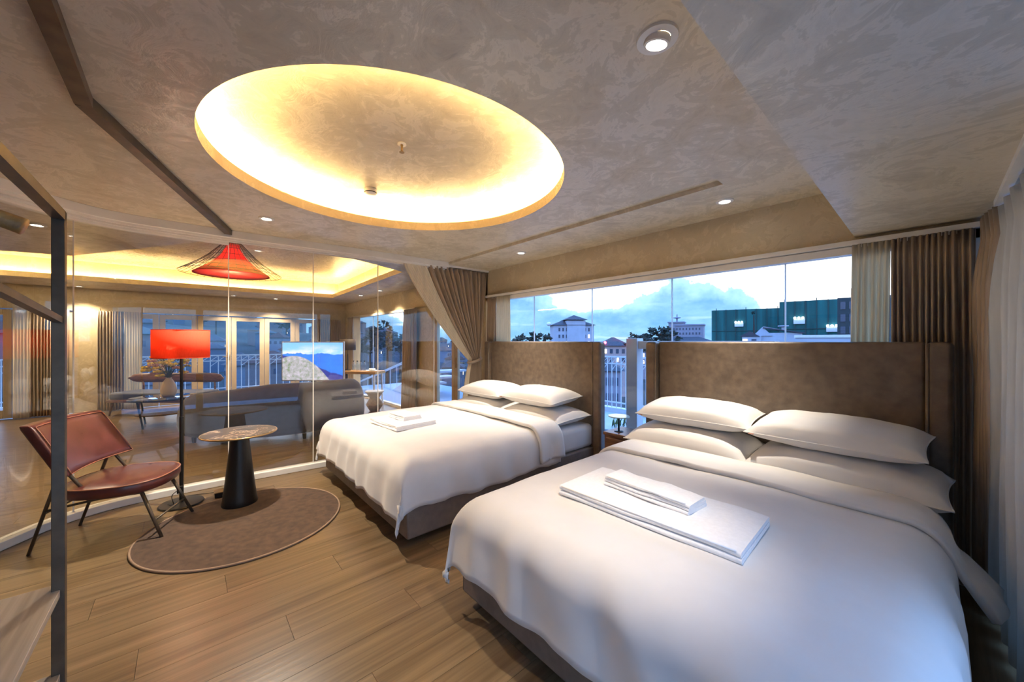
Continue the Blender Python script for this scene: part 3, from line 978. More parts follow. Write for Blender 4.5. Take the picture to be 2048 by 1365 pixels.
curtain('taupe lounge curtain beside the stairs window and terrace door', (-6.95, W - .09), (-6.45, W - .09), .02, 2.02, 8, .04, BROWNCURT, 18, header=.1, hooks=False, lean=-.1)

# ================================================================== BEDROOM FURNITURE
# ---- rug
RX, RY, RR = -3.50, .36, .645
rug = thing('round_rug', 'round brown pile rug under the marble side table', 'rug', (RX, RY, 0))
def rugfn(r, z): return (r, z)
build('pile', MB().lathe([(RR - .008, 0.001), (RR - .008, .011), (RR * .8, .013), (RR * .5, .013), (RR * .2, .013), (.001, .013)], (RX, RY, 0), 96, True), CARPET, rug, smooth=True, autos=True)
build('binding', MB().tube([(RX + (RR - .004) * cos(2 * pi * k / 96), RY + (RR - .004) * sin(2 * pi * k / 96), .0075) for k in range(96)], .008, 6, True), RUGEDGE, rug, smooth=True)

# ---- side table
TX, TY = -3.92, .345
tbl = thing('side_table', 'round dark marble side table on a black cone foot, on the rug', 'table', (TX, TY, .013))
build('cone_foot', MB().lathe([(.128, .013), (.130, .02), (.122, .06), (.105, .2), (.086, .38), (.068, .55), (.062, .60), (.075, .607)], (TX, TY, 0), 48), BLACK, tbl, smooth=True, autos=True)
top = build('table_top', MB().lathe([(.24, .600), (.262, .606), (.266, .614), (.262, .622), (.001, .622)], (TX, TY, 0), 64), MARBLE, tbl, smooth=True, autos=True)
build('rim', MB().tube([(TX + .266 * cos(2 * pi * k / 72), TY + .266 * sin(2 * pi * k / 72), .614) for k in range(72)], .007, 8, True), BRASS, top, smooth=True)

# ---- floor lamp
LX, LY = -4.26, -.03
lamp = thing('floor_lamp', 'black floor lamp with glowing red drum shade beside the leather chair', 'lamp', (LX, LY, 0))
build('base', MB().lathe([(.150, 0), (.152, .006), (.147, .014), (.02, .018)], (LX, LY, 0), 48), BLACK, lamp, smooth=True, autos=True)
build('pole', MB().lathe([(.015, .016), (.015, .75), (.011, .752), (.011, 1.36)], (LX, LY, 0), 12), BLACK, lamp, smooth=True, autos=True)
build('switch', MB().box((LX + .010, LY - .03, .10), (LX + .03, LY + .01, .16)), BLACK, lamp, bevel=.004)
sh = MB().lathe([(.190, 1.255), (.190, 1.495)], (LX, LY, 0), 64, False)
sho = build('lamp_shade', sh, REDSHADE, lamp, smooth=True, solid=.002, offset=0)
for z in (1.257, 1.493):
    build('shade_ring', MB().tube([(LX + .190 * cos(2 * pi * k / 64), LY + .190 * sin(2 * pi * k / 64), z) for k in range(64)], .003, 6, True), REDSHADE, sho, smooth=True)
fr = MB()
for k in range(3):
    t = 2 * pi * k / 3
    fr.tube([(LX, LY, 1.345), (LX + .188 * cos(t), LY + .188 * sin(t), 1.345)], .003, 5)
build('shade_carrier', fr, BLACK, sho)
build('bulb', MB().sphere((LX, LY, 1.385), .034, 16, 10), EM('bulb_glow', (1.0, .74, .48), 150.), lamp, smooth=True)
cord = catmull([(LX + .02, LY - .02, .13), (LX + .05, LY - .06, .10), (LX + .06, LY - .05, .03), (LX - .05, LY - .09, .012), (LX - .16, LY + .02, .008), (LX - .1, LY + .2, .008), (LX - .02, LY + .27, .03)], 6)
build('cord', MB().tube(cord, .003, 6), BLACK, lamp, smooth=True)

# ---- floor socket
fs_ = thing('floor_socket', 'small dark power socket box beside the floor lamp', 'socket', (-4.24, .27, 0))
build('socket_box', MB().box((-4.29, .19, 0), (-4.20, .36, .045)), BLACK, fs_, bevel=.004)
build('socket_cover', MB().box((-4.295, .185, .044), (-4.195, .365, .05)), BRASS, fs_)

# ---- leather chair
chair = thing('lounge_chair', 'burgundy leather lounge chair with thin dark metal legs, beside the partition', 'chair', (-3.93, -.36, 0), atan2(-.41, .91))
# local x = width axis (towards camera side), local y = forward
def superdisc(cx_, cy_, rx, ry, z0, z1, n=48, e=2.6):
    mb = MB(); prof = [(.86, z0), (.97, z0 + .012), (1.0, z0 + .03), (1.0, z1 - .028), (.975, z1 - .010), (.9, z1 - .002), (.6, z1 + .006), (.3, z1 + .010), (.001, z1 + .011)]
    vs = []; fs = []
    for s, z in prof:
        for k in range(n):
            t = 2 * pi * k / n
            c, s_ = cos(t), sin(t)
            q = (abs(c) ** e + abs(s_) ** e) ** (-1 / e)
            vs.append((cx_ + rx * s * q * c, cy_ + ry * s * q * s_, z))
    for i in range(len(prof) - 1):
        for k in range(n):
            k2 = (k + 1) % n
            fs.append((i * n + k, i * n + k2, (i + 1) * n + k2, (i + 1) * n + k))
    fs.append(tuple(reversed(range(n))))
    return mb.add(vs, fs)
seat = build('seat', superdisc(0, .03, .285, .285, .335, .425), CHLEATHER, chair, smooth=True, autos=True)
pp = []
for k in range(64):
    t = 2 * pi * k / 64; e = 2.6
    q = (abs(cos(t)) ** e + abs(sin(t)) ** e) ** (-1 / e)
    pp.append((.281 * q * cos(t), .03 + .281 * q * sin(t), .414))
build('piping', MB().tube(pp, .005, 6, True), PIPING, seat, smooth=True)
bk = MB()
def backfn(sg):
    def fn(u, v):
        a = 2 * u - 1; b = 2 * v - 1
        x = a * .305 * (1 - .05 * b * .5)
        z = .69 + b * .17
        y = -.27 - .10 * b + .055 * a * a * 1.0
        e = (max(0, 1 - abs(a) ** 12) * max(0, 1 - abs(b) ** 10)) ** .5
        y += sg * (.030 + .014 * e)
        return (x, y, z)
    return fn
g1 = MB().grid(backfn(1), 20, 14); g2 = MB().grid(backfn(-1), 20, 14)
bk.add(g1.v, [tuple(reversed(q)) for q in g1.f]); bk.add(g2.v, g2.f)
nU, nV = 21, 15; N0 = nU * nV
edge = [(j * nU) for j in range(nV)]
for j in range(nV - 1):
    for c in (0, nU - 1):
        a, b = j * nU + c, (j + 1) * nU + c
        q = (a, b, N0 + b, N0 + a)
        bk.f.append(q if c else tuple(reversed(q)))
for i in range(nU - 1):
    for r_ in (0, nV - 1):
        a, b = r_ * nU + i, r_ * nU + i + 1
        q = (a, b, N0 + b, N0 + a)
        bk.f.append(tuple(reversed(q)) if r_ else q)
bko = build('backrest', bk, CHLEATHER, chair, smooth=True, bevel=.012, seg=3)
def bpt(a, b, o): 
    p = backfn(1)((a + 1) / 2, (b + 1) / 2); return (p[0], p[1] + o, p[2])
loop = [bpt(-.93 + 1.86 * k / 12, -.93, .004) for k in range(13)] + [bpt(.93, -.93 + 1.86 * k / 8, .004) for k in range(1, 9)] + [bpt(.93 - 1.86 * k / 12, .93, .004) for k in range(1, 13)] + [bpt(-.93, .93 - 1.86 * k / 8, .004) for k in range(1, 8)]
build('piping', MB().tube(loop, .0035, 5, True), PIPING, bko, smooth=True)
for sx in (-1, 1):
    build('leg', MB().tube([(sx * .17, .21, .34), (sx * .205, .345, .012)], [.012, .010], 10), STEEL, chair, smooth=True)
    build('leg', MB().tube([(sx * .215, -.17, .60), (sx * .215, -.20, .52), (sx * .205, -.36, .001)], [.011, .011, .009], 10), STEEL, chair, smooth=True)
    build('back_support', MB().tube([(sx * .215, -.03, .335), (sx * .215, -.17, .54), (sx * .215, -.265, .70)], .010, 8), STEEL, chair, smooth=True)
    build('side_rail', MB().tube([(sx * .213, -.275, .28), (sx * .205, .0, .325), (sx * .175, .215, .33)], .008, 8), STEEL, chair, smooth=True)
build('stretcher', MB().tube([(-.192, .295, .13), (.192, .295, .13)], .007, 8), STEEL, chair, smooth=True)
build('stretcher', MB().tube([(-.21, -.285, .26), (.21, -.285, .26)], .007, 8), STEEL, chair, smooth=True)

# ---- clothes rack in the foreground
rack = thing('clothes_rack', 'dark steel open clothes rack with pale wooden shelves', 'rack', (-1.25, -.5, 0))
x0, x1, y0, y1, zt = -1.725, -.75, -.72, -.285, 1.79
for (px, py) in ((x0, y1), (x0, y0), (x1, y1), (x1, y0)):
    build('post', MB().box((px - .0135, py - .0135, 0), (px + .0135, py + .0135, zt)), STEEL, rack, bevel=.002)
for py in (y0, y1):
    build('top_rail', MB().beam((x0, py, zt - .0135), (x1, py, zt - .0135), .027, .027), STEEL, rack)
    build('cross_rail', MB().beam((x0, py, 1.462), (x1, py, 1.55), .018, .018), STEEL, rack)
for px in (x1,):
    build('end_rail', MB().beam((px, y0, zt - .0135), (px, y1, zt - .0135), .027, .027), STEEL, rack)
build('hanging_rail', MB().tube([(x0, -.50, zt - .02), (x1, -.50, zt - .02)], .011, 10), STEEL, rack, smooth=True)
for z in (.66, .41):
    s_ = build('shelf', MB().box((x0 - .035 if z > .5 else x0, y0, z - .022), (x1, y1 + .004, z)), OAK, rack, bevel=.002)
    for px in (x0 + .02, x1 - .02):
        build('bracket', MB().beam((px, y0, z - .03), (px, y1 - .02, z - .03), .018, .016), BLACK, s_)
# ---- clothes hanger on its rail
hg = thing('clothes_hanger', 'honey-coloured wooden trouser hanger with metal clips on the clothes rack', 'hanger', (-1.235, -.50, 1.63))
HX, HY, HZ = -1.235, -.4852, 1.69
arm = catmull([(HX, HY - .225, HZ - .055), (HX, HY - .14, HZ - .02), (HX, HY, HZ + .022), (HX, HY + .14, HZ - .02), (HX, HY + .235, HZ - .055)], 8)
am = MB()
for i, p in enumerate(arm): pass
am.tube([(p.x, p.y, p.z) for p in arm], [.012 + .006 * abs(i / (len(arm) - 1) - .5) * 2 for i in range(len(arm))], 10)
build('shoulder_bar', am, TOPWOOD, hg, smooth=True)
build('lower_bar', MB().beam((HX, HY - .17, HZ - .075), (HX, HY + .17, HZ - .075), .016, .03), TOPWOOD, hg, bevel=.004)
for s in (-1, 1):
    build('bar_rod', MB().tube([(HX, HY + s * .15, HZ - .02), (HX, HY + s * .15, HZ - .075)], .004, 6), BLACK, hg)
RZ = zt - .02                                     # axis height of the hanging rail
hk = [(HX, HY, HZ + .02), (HX, HY, HZ + .05)] + [(HX, HY - .0148 + .0148 * cos(t), RZ + .0148 * sin(t)) for t in [pi * k / 8 for k in range(0, 11)]]
build('hook', MB().tube(hk, .0028, 8), STEEL, hg, smooth=True)
CHROME = M('chrome', (.7, .7, .72), .12, 1.0)
for s in (-1, 1):
    c = build('clip', MB().box((HX - .014, HY + s * .10 - .02, HZ - .135), (HX - .003, HY + s * .10 + .02, HZ - .08)).box((HX + .003, HY + s * .10 - .02, HZ - .135), (HX + .014, HY + s * .10 + .02, HZ - .08)), CHROME, hg, bevel=.002)
    build('clip_spring', MB().tube([(HX - .016, HY + s * .10, HZ - .09), (HX + .016, HY + s * .10, HZ - .09)], .006, 8), BLACK, c, smooth=True)

# ================================================================== CEILING FITTINGS AND LIGHTS
def spot(parent_thing, loc, target, power, angle, blend, col, radius=.03, name='spot_light'):
    ld = bpy.data.lights.new(name, 'SPOT')
    ld.energy = power; ld.spot_size = radians(angle); ld.spot_blend = blend; ld.color = col; ld.shadow_soft_size = radius
    o = bpy.data.objects.new(name, ld)
    COL.objects.link(o)
    o.parent = parent_thing
    o.location = Vector(loc) - ORI[parent_thing.name]
    o.rotation_euler = (Vector(target) - Vector(loc)).to_track_quat('-Z', 'Y').to_euler()
    return o
WARM = (1.0, .80, .54)
NEUT = (1.0, .90, .76)
def downlight(label, x, y, z, tgt, power, angle=75, blend=.7, col=NEUT, r=.045, tilt=False, group=None, off=False):
    t = thing('downlight_offscreen' if off else 'downlight', label, 'downlight', (x, y, z - .012), group=group)
    build('trim_ring', MB().lathe([(r * .78, -.004), (r * .85, -.010), (r * 1.28, -.008), (r * 1.33, -.001), (r * 1.33, .004), (r * .78, .004)], (x, y, z), 32, False), WHITEP, t, smooth=True, autos=True)
    if tilt:
        d = (Vector(tgt) - Vector((x, y, z))).normalized()
        R = Vector((0, 0, -1)).rotation_difference(d).to_matrix()
        mb = MB().lathe([(r * .80, .006), (r * .80, -.016), (r * .66, -.018), (r * .60, -.006)], (0, 0, 0), 28, False)
        mb.v = [tuple(R @ Vector(v) + Vector((x, y, z - .006))) for v in mb.v]
        build('gimbal', mb, WHITEP, t, smooth=True, autos=True)
        ml = MB().lathe([(r * .62, -.012), (.001, -.013)], (0, 0, 0), 24, False)
        ml.v = [tuple(R @ Vector(v) + Vector((x, y, z - .006))) for v in ml.v]
        build('lens', ml, LENS, t, smooth=True)
    else:
        build('lens', MB().lathe([(r * .80, -.001), (.001, -.003)], (x, y, z), 24, False), LENS, t, smooth=True)
    if power: spot(t, (x, y, z - .035), tgt, power, angle, blend, col, name='spot_light_offscreen' if off else 'spot_light')
    return t
GB = 'bedroom ceiling downlights'
downlight('tilting white downlight aimed at the towels on the curtain-side bed', -.62, 1.21, ZR, (-1.02, 1.36, .6), 62, 52, 1.0, tilt=True, r=.052)
downlight('white downlight above the pillows of the curtain-side bed', -1.01, 2.99, ZR, (-1.04, 2.97, .6), 105, 58, 1.0)
downlight('white downlight above the pillows of the partition-side bed', -3.18, 2.945, ZR, (-3.3, 2.75, .6), 125, 84, 1.0)
downlight('white downlight between the round recess and the glass partition', -3.83, .525, ZC, (-3.6, .55, 0), 135, 122, .9)
GLN = 'lounge ceiling downlights'
for i, (x, y, tx) in enumerate([(-10.45, .80, .8), (-8.49, 2.95, 3.2), (-7.41, 2.95, 3.2), (-10.55, -1.5, -1.5), (-5.23, -.99, -.99), (-6.24, -2.46, -2.46), (-10.5, 1.63, 1.63)]):
    lab = ['white lounge downlight in front of the balcony doors', 'white lounge downlight above the console table', 'white lounge downlight above the stairs window', 'white lounge downlight above the striped curtain',
           'white lounge downlight behind the leather chair', 'white lounge downlight by the side wall', 'white lounge downlight in front of the doors near the television'][i]
    downlight(lab, x, y, ZL, (x, tx, 0), 105 if i in (0, 3, 6) else 75, 110, .8, WARM, off=(i == 5))   # the sixth is known only from its reflection in the bedroom window
# smoke detector and sprinkler in the round recess
sd = thing('smoke_detector', 'white round smoke detector at the edge of the lit recess', 'detector', (-3.08, 1.15, 2.60))
build('housing', MB().lathe([(.03, -.038), (.045, -.030), (.050, -.012), (.050, .004)], (-3.08, 1.15, 2.655), 28), WHITEP, sd, smooth=True, autos=True)
build('vent_slots', MB().tube([(-3.08 + .047 * cos(2 * pi * k / 24), 1.15 + .047 * sin(2 * pi * k / 24), 2.632) for k in range(24)], .004, 5, True), BLACK, sd)
sp = thing('sprinkler', 'small brass sprinkler head in the middle of the round recess', 'sprinkler', (-2.25, 1.04, 2.60))
build('escutcheon', MB().lathe([(.028, -.002), (.026, .006), (.012, .008)], (-2.25, 1.04, 2.664), 20), WHITEP, sp, smooth=True)
build('nozzle', MB().lathe([(.008, -.045), (.006, -.02), (.010, .004)], (-2.25, 1.04, 2.662), 12), BRASS, sp, smooth=True)
build('deflector', MB().lathe([(.016, -.050), (.016, -.047)], (-2.25, 1.04, 2.662), 14), BRASS, sp)

# ================================================================== LOUNGE
# ---- curved sofa, its back towards the bedroom
SX, SY = -7.30, 1.30
sofa = thing('curved_sofa', 'dark navy curved sofa with its back to the glass partition', 'sofa', (SX + 1.0, SY, 0))
A0, A1 = radians(-78), radians(42)
def sofa_sweep(prof, n=40, hfun=None):
    mb = MB(); m = len(prof); vs = []; fs = []
    for i in range(n + 1):
        t = i / n; a = A0 + (A1 - A0) * t
        k = hfun(t) if hfun else 1.
        end = min(1., min(t, 1 - t) / .10); end = sqrt(1 - (1 - end) ** 2)
        for (r, z) in prof:
            rm = sum(p[0] for p in prof) / m
            rr = rm + (r - rm) * (.25 + .75 * end)
            vs.append((SX + rr * cos(a), SY + rr * sin(a), .06 + (z - .06) * k * (.55 + .45 * end)))
    for i in range(n):
        for j in range(m):
            j2 = (j + 1) % m
            fs.append((i * m + j, (i + 1) * m + j, (i + 1) * m + j2, i * m + j2))
    fs.append(tuple(range(m))); fs.append(tuple(n * m + j for j in reversed(range(m))))
    return mb.add(vs, fs)
build('sofa_back', sofa_sweep([(1.20, .06), (1.44, .06), (1.50, .3), (1.48, .6), (1.40, .76), (1.30, .78), (1.22, .72), (1.20, .4)], hfun=lambda t: .80 + .25 * min(1, t * 2.0)), NAVY, sofa, smooth=True, sub=1)
build('sofa_seat', sofa_sweep([(.62, .08), (1.22, .08), (1.22, .38), (1.15, .43), (.70, .43), (.60, .36)]), NAVY, sofa, smooth=True, sub=1)
for t in (.12, .38, .64, .9):
    a = A0 + (A1 - A0) * t
    for r_ in (.75, 1.36):
        build('sofa_foot', MB().lathe([(.022, 0), (.028, .075)], (SX + r_ * cos(a), SY + r_ * sin(a), 0), 10), BLACK, sofa)

# ---- wooden-backed settee by the doors
settee = thing('settee', 'settee with long dark wooden back rail in front of the balcony doors', 'settee', (-9.84, -.27, 0), atan2(1.417, 1.25))
sl = MB()
n_ = 24; vs_ = []
for i in range(n_ + 1):
    u = 2 * i / n_ - 1
    cyl = .16 * u * u
    h = .095 * sqrt(max(0., 1 - abs(u) ** 8)) + .004
    for k in range(10):
        t = 2 * pi * k / 10
        vs_.append((u * .95, .34 - cyl + .022 * cos(t), .66 + h * sin(t)))
fs_2 = [(i * 10 + k, (i + 1) * 10 + k, (i + 1) * 10 + (k + 1) % 10, i * 10 + (k + 1) % 10) for i in range(n_) for k in range(10)]
fs_2 += [tuple(reversed(range(10))), tuple(n_ * 10 + k for k in range(10))]
build('back_rail', MB().add(vs_, fs_2), WALNUT, settee, smooth=True)
build('seat_cushion', MB().box((-.82, -.32, .30), (.82, .26, .43)), NAVY, settee, bevel=.04, seg=4)
build('seat_frame', MB().box((-.84, -.34, .25), (.84, .28, .30)), WALNUT, settee, bevel=.008)
for sx in (-.72, 0, .72):
    build('back_post', MB().tube([(sx, .26, .27), (sx, .34 - .16 * (sx / .95) ** 2, .64)], .016, 8), WALNUT, settee, smooth=True)
for sx in (-.76, .76):
    for sy in (-.28, .22):
        build('leg', MB().tube([(sx, sy, .26), (sx * 1.06, sy * 1.1, 0)], [.02, .013], 8), WALNUT, settee, smooth=True)

# ---- glass coffee table with vase and flowers
VX, VY = -8.50, -.28
ct = thing('coffee_table', 'round glass coffee table on dark legs in front of the settee', 'table', (VX, VY, 0))
build('glass_top', MB().lathe([(.43, 0), (.44, .006), (.43, .012)], (VX, VY, .455), 48), glass_mat('table_glass', (.75, .85, .88), 1.6, 0, 2.2), ct, smooth=True, autos=True)
build('top_ring', MB().tube([(VX + .43 * cos(2 * pi * k / 48), VY + .43 * sin(2 * pi * k / 48), .446) for k in range(48)], .012, 6, True), BLACK, ct, smooth=True)
for k in range(4):
    t = pi / 4 + pi / 2 * k
    build('leg', MB().tube([(VX + .42 * cos(t), VY + .42 * sin(t), .446), (VX + .33 * cos(t), VY + .33 * sin(t), 0)], .013, 8), BLACK, ct, smooth=True)
build('shelf', MB().lathe([(.36, .20), (.365, .21), (.36, .22)], (VX, VY, 0), 40), WALNUT, ct, smooth=True, autos=True)
vase = thing('vase', 'cream ceramic vase on the glass coffee table', 'vase', (VX + .05, VY + .06, .467))
build('vase_body', MB().lathe([(.075, 0), (.10, .05), (.108, .11), (.09, .2), (.055, .28), (.034, .31), (.038, .32), (.028, .315), (.02, .2)], (VX + .05, VY + .06, .467), 32), CERAM, vase, smooth=True)
bq = thing('bouquet', 'bouquet of yellow and pink flowers in the cream vase', 'flowers', (VX + .05, VY + .06, .70))
YEL = M('yellow_petals', (.92, .68, .07), .6, var=.2); PNK = M('pink_petals', (.72, .42, .30), .6, var=.2); GRN = M('stem_green', (.06, .10, .03), .7)
rg = random.Random(5)
for k in range(46):
    a = rg.uniform(0, 2 * pi); ph_ = rg.uniform(-.5, 1.4); rr = .05 + .26 * cos(ph_) * rg.uniform(.4, 1); zz = .95 + .24 * sin(ph_) * rg.uniform(.6, 1.1)
    ex, ey = VX + .05 + rr * cos(a), VY + .06 + rr * sin(a)
    build('stem', MB().tube([(VX + .05, VY + .06, .77), (VX + .05 + rr * .4 * cos(a), VY + .06 + rr * .4 * sin(a), .77 + (zz - .77) * .6), (ex, ey, zz)], .003, 4), GRN, bq)
    fl = MB()
    pr = rg.uniform(.026, .046)
    for q in range(5):
        b = 2 * pi * q / 5 + a
        fl.sphere((ex + pr * cos(b), ey + pr * sin(b), zz + .006 * (q % 2)), pr * .75, 6, 4, .8)
    fl.sphere((ex, ey, zz + .008), pr * .5, 6, 4)
    build('blossom', fl, PNK if k % 3 == 0 else YEL, bq, smooth=True)

# ---- television
def tv_mat():
    m, n, l, b = nm('tv_landscape')
    nt = m.node_tree
    t = nt.nodes.new('ShaderNodeTexCoord'); sp_ = nt.nodes.new('ShaderNodeSeparateXYZ'); l.new(t.outputs['Object'], sp_.inputs[0])
    def mth(op, a, b_=None, c=False):
        q = nt.nodes.new('ShaderNodeMath'); q.operation = op; q.use_clamp = c
        for i, v in enumerate((a, b_)):
            if v is None: continue
            if isinstance(v, (int, float)): q.inputs[i].default_value = v
            else: l.new(v, q.inputs[i])
        return q.outputs[0]
    def mix(f, a, b_):
        q = nt.nodes.new('ShaderNodeMix'); q.data_type = 'RGBA'
        for s, v in ((q.inputs[0], f), (q.inputs[6], a), (q.inputs[7], b_)):
            if isinstance(v, tuple): s.default_value = v + (1,)
            else: l.new(v, s)
        return q.outputs[2]
    x_, z_ = sp_.outputs['X'], sp_.outputs['Z']
    n1 = noise_fac(nt, 3.5, (1, 1, .3), 6); n2 = noise_fac(nt, 14, (1, 1, 1), 8, .7); n3 = noise_fac(nt, 2.2, (1, 1, 3), 5)
    skyc = mix(mth('MULTIPLY', mth('SUBTRACT', n3, .4, True), 3., True), (.25, .50, .95), (.95, .80, .88))
    c = mix(mth('MULTIPLY', mth('SUBTRACT', z_, 1.17), 6., True), skyc, (.18, .42, .95))
    ridge = mth('MULTIPLY', mth('SUBTRACT', mth('ADD', 1.05, mth('MULTIPLY', n1, .20)), z_), 60., True)
    far = mix(n3, (.02, .09, .55), (.05, .25, .80))
    c = mix(ridge, c, far)
    ridge2 = mth('MULTIPLY', mth('SUBTRACT', mth('ADD', mth('MULTIPLY', x_, -.35), mth('ADD', .84, mth('MULTIPLY', n1, .16))), z_), 50., True)
    c = mix(ridge2, c, (.035, .035, .22))
    # pale rocky slope in the foreground
    dx = mth('ADD', x_, .38); dome = mth('SUBTRACT', 1.11, mth('MULTIPLY', mth('MULTIPLY', dx, dx), .95))
    rock = mth('MULTIPLY', mth('SUBTRACT', dome, z_), 60., True)
    rc_ = ramp(nt, n2, [(.34, (.16, .22, .10)), (.46, (.30, .30, .28)), (.58, (.42, .38, .42)), (.72, (.55, .52, .60))])
    c = mix(rock, c, rc_)
    b.inputs['Base Color'].default_value = (.01, .01, .01, 1)
    b.inputs['Roughness'].default_value = .25
    l.new(c, b.inputs['Emission Color']); b.inputs['Emission Strength'].default_value = .85
    return m
tv = thing('television', 'flat television showing a blue mountain landscape, on a stand behind the sofa', 'television', (-8.185, 1.905, 0), atan2(.916, .81))
# local +x to the right as seen from the bedroom, local -y faces the bedroom
build('bezel', MB().box((-.625, -.012, .60), (.625, .03, 1.39)), TVWHITE, tv, bevel=.006)
build('screen', MB().box((-.603, -.0155, .622), (.603, -.010, 1.368)), tv_mat(), tv)
build('stand_post', MB().box((-.05, .0, .05), (.05, .05, .64)), BLACK, tv, bevel=.006)
build('stand_foot', MB().box((-.35, -.16, 0), (.35, .2, .05)), BLACK, tv, bevel=.01)

# ---- console table with bottles, cups, lamp
cs = thing('console_table', 'wooden bar console table on metal legs beside the lounge window', 'table', (-8.28, 2.86, 0), atan2(.555, .755))
build('table_top', MB().box((-.50, -.19, .69), (.50, .19, .75)), TOPWOOD, cs, bevel=.008)
for sx in (-.44, .44):
    for sy in (-.15, .15):
        build('leg', MB().beam((sx, sy, .70), (sx * 1.03, sy, 0), .03, .03), BLACK if sx < 0 else WHITEM, cs)
build('footrest', MB().tube([(-.45, -.15, .22), (.45, -.15, .22)], .012, 8), BLACK, cs, smooth=True)
ca, sa = cos(atan2(.555, .755)), sin(atan2(.555, .755))
def on_console(lx, ly): return (-8.28 + lx * ca - ly * sa, 2.86 + lx * sa + ly * ca)
BOT = glass_mat('bottle_clear', (.86, .92, .95), 1.5, 0., 3.0)
for k, (lx, lab) in enumerate(((-.20, 'clear water bottle nearest the dark-shaded lamp, on the console table'), (-.11, 'second clear water bottle from the dark-shaded lamp, on the console table'), (-.02, 'third clear water bottle from the dark-shaded lamp, on the console table'), (.07, 'clear water bottle nearest the cup tray, on the console table'))):
    qx, qy = on_console(lx, .06)
    bt = thing('water_bottle', lab, 'bottle', (qx, qy, .75), group='water bottles on the console table')
    build('bottle_body', MB().lathe([(.026, 0), (.032, .006), (.032, .12), (.025, .155), (.012, .175), (.012, .195)], (qx, qy, .75), 14), BOT, bt, smooth=True)
    build('bottle_cap', MB().lathe([(.014, .193), (.014, .215)], (qx, qy, .75), 12), BLACK, bt)
qx, qy = on_console(.30, -.02)
tr_ = thing('serving_tray', 'white oval serving tray on the console table', 'tray', (qx, qy, .75))
build('tray_plate', MB().lathe([(.10, 0), (.15, .01), (.155, .018), (.145, .014), (.001, .006)], (qx, qy, .75), 28, sx=1.1, sy=.75), WHITEP, tr_, smooth=True)
for k, (ox, oy, lab) in enumerate(((-.075, .0, 'white cup nearest the bottles, on the serving tray'), (.0, .04, 'white cup in the middle of the serving tray'), (.075, -.01, 'white cup at the window end of the serving tray'))):
    cup = thing('cup', lab, 'cup', (qx + ox, qy + oy, .757))
    build('bowl', MB().lathe([(.018, 0), (.032, .02), (.036, .045), (.033, .044), (.015, .008)], (qx + ox, qy + oy, .757), 18), WHITEP, cup, smooth=True)
    build('cup_handle', MB().tube([(qx + ox + .034, qy + oy, .757 + .035), (qx + ox + .052, qy + oy, .757 + .03), (qx + ox + .048, qy + oy, .757 + .015), (qx + ox + .03, qy + oy, .757 + .014)], .004, 6), WHITEP, cup, smooth=True)
qx, qy = on_console(-.33, .03)
tl = thing('table_lamp', 'table lamp with dark drum shade on the console table', 'lamp', (qx, qy, .75))
build('lamp_base', MB().lathe([(.07, 0), (.07, .012), (.015, .02), (.012, .36)], (qx, qy, .75), 24), BLACK, tl, smooth=True, autos=True)
build('lamp_shade', MB().lathe([(.165, 1.20), (.165, 1.44)], (qx, qy, 0), 40, False), M('dark_brown_shade', (.045, .025, .015), .7), tl, smooth=True, solid=.003, offset=0)
build('bulb', MB().sphere((qx, qy, 1.26), .03, 14, 8), EM('bulb_warm', (1.0, .70, .42), 40.), tl, smooth=True)
cr = MB()
for k in range(3):
    t = 2 * pi * k / 3; cr.tube([(qx, qy, 1.215), (qx + .163 * cos(t), qy + .163 * sin(t), 1.215)], .003, 5)
cr.tube([(qx, qy, 1.1), (qx, qy, 1.24)], .006, 6)
build('shade_carrier', cr, BLACK, tl)
# espresso machine sized appliance beside the lamp
ap = on_console(-.40, -.13)

# ---- hourglass stool
hs = thing('hourglass_stool', 'brown zigzag-profiled side stool with pale top beside the lounge window', 'stool', (-6.82, 2.62, 0))
build('stool_body', MB().lathe([(.15, 0), (.16, .01), (.085, .11), (.155, .23), (.085, .35), (.155, .455), (.15, .46)], (-6.82, 2.62, 0), 32), WALNUT, hs)
build('stool_top', MB().lathe([(.165, .455), (.17, .465), (.165, .478)], (-6.82, 2.62, 0), 32), M('pale_marble', (.62, .62, .6), .25), hs, smooth=True, autos=True)

# ---- red pendant with wire cage
PX, PY = -6.22, .47
pe = thing('pendant_lamp', 'red conical fabric pendant lamp inside a flared black wire cage', 'pendant', (PX, PY, 2.28))
def pen(r0, z0): return r0
prof = [(.42, 2.29), (.36, 2.335), (.27, 2.40), (.185, 2.48), (.125, 2.56), (.085, 2.64), (.07, 2.70)]
build('fabric_shade', MB().lathe(prof, (PX, PY, 0), 56, False), REDPEND, pe, smooth=True, solid=.003, offset=0)
build('inner_diffuser', MB().lathe([(.415, 2.300), (.001, 2.335)], (PX, PY, 0), 48, False), REDPEND, pe, smooth=True)
cage = [(.56, 2.30), (.47, 2.36), (.36, 2.44), (.26, 2.53), (.18, 2.62), (.11, 2.70), (.07, 2.74)]
for k in range(36):
    t = 2 * pi * k / 36
    build('cage_wire', MB().tube([(PX + r_ * cos(t), PY + r_ * sin(t), z) for r_, z in cage], .0028, 5), BLACK, pe)
for r_, z in cage:
    build('cage_ring', MB().tube([(PX + r_ * cos(2 * pi * k / 48), PY + r_ * sin(2 * pi * k / 48), z) for k in range(48)], .003, 5, True), BLACK, pe)
build('cord', MB().tube([(PX, PY, 2.69), (PX, PY, ZL + .36)], .006, 6), BLACK, pe)
build('bulb', MB().sphere((PX, PY, 2.44), .045, 14, 8), EM('bulb_pendant', (1.0, .70, .48), 110.), pe, smooth=True)

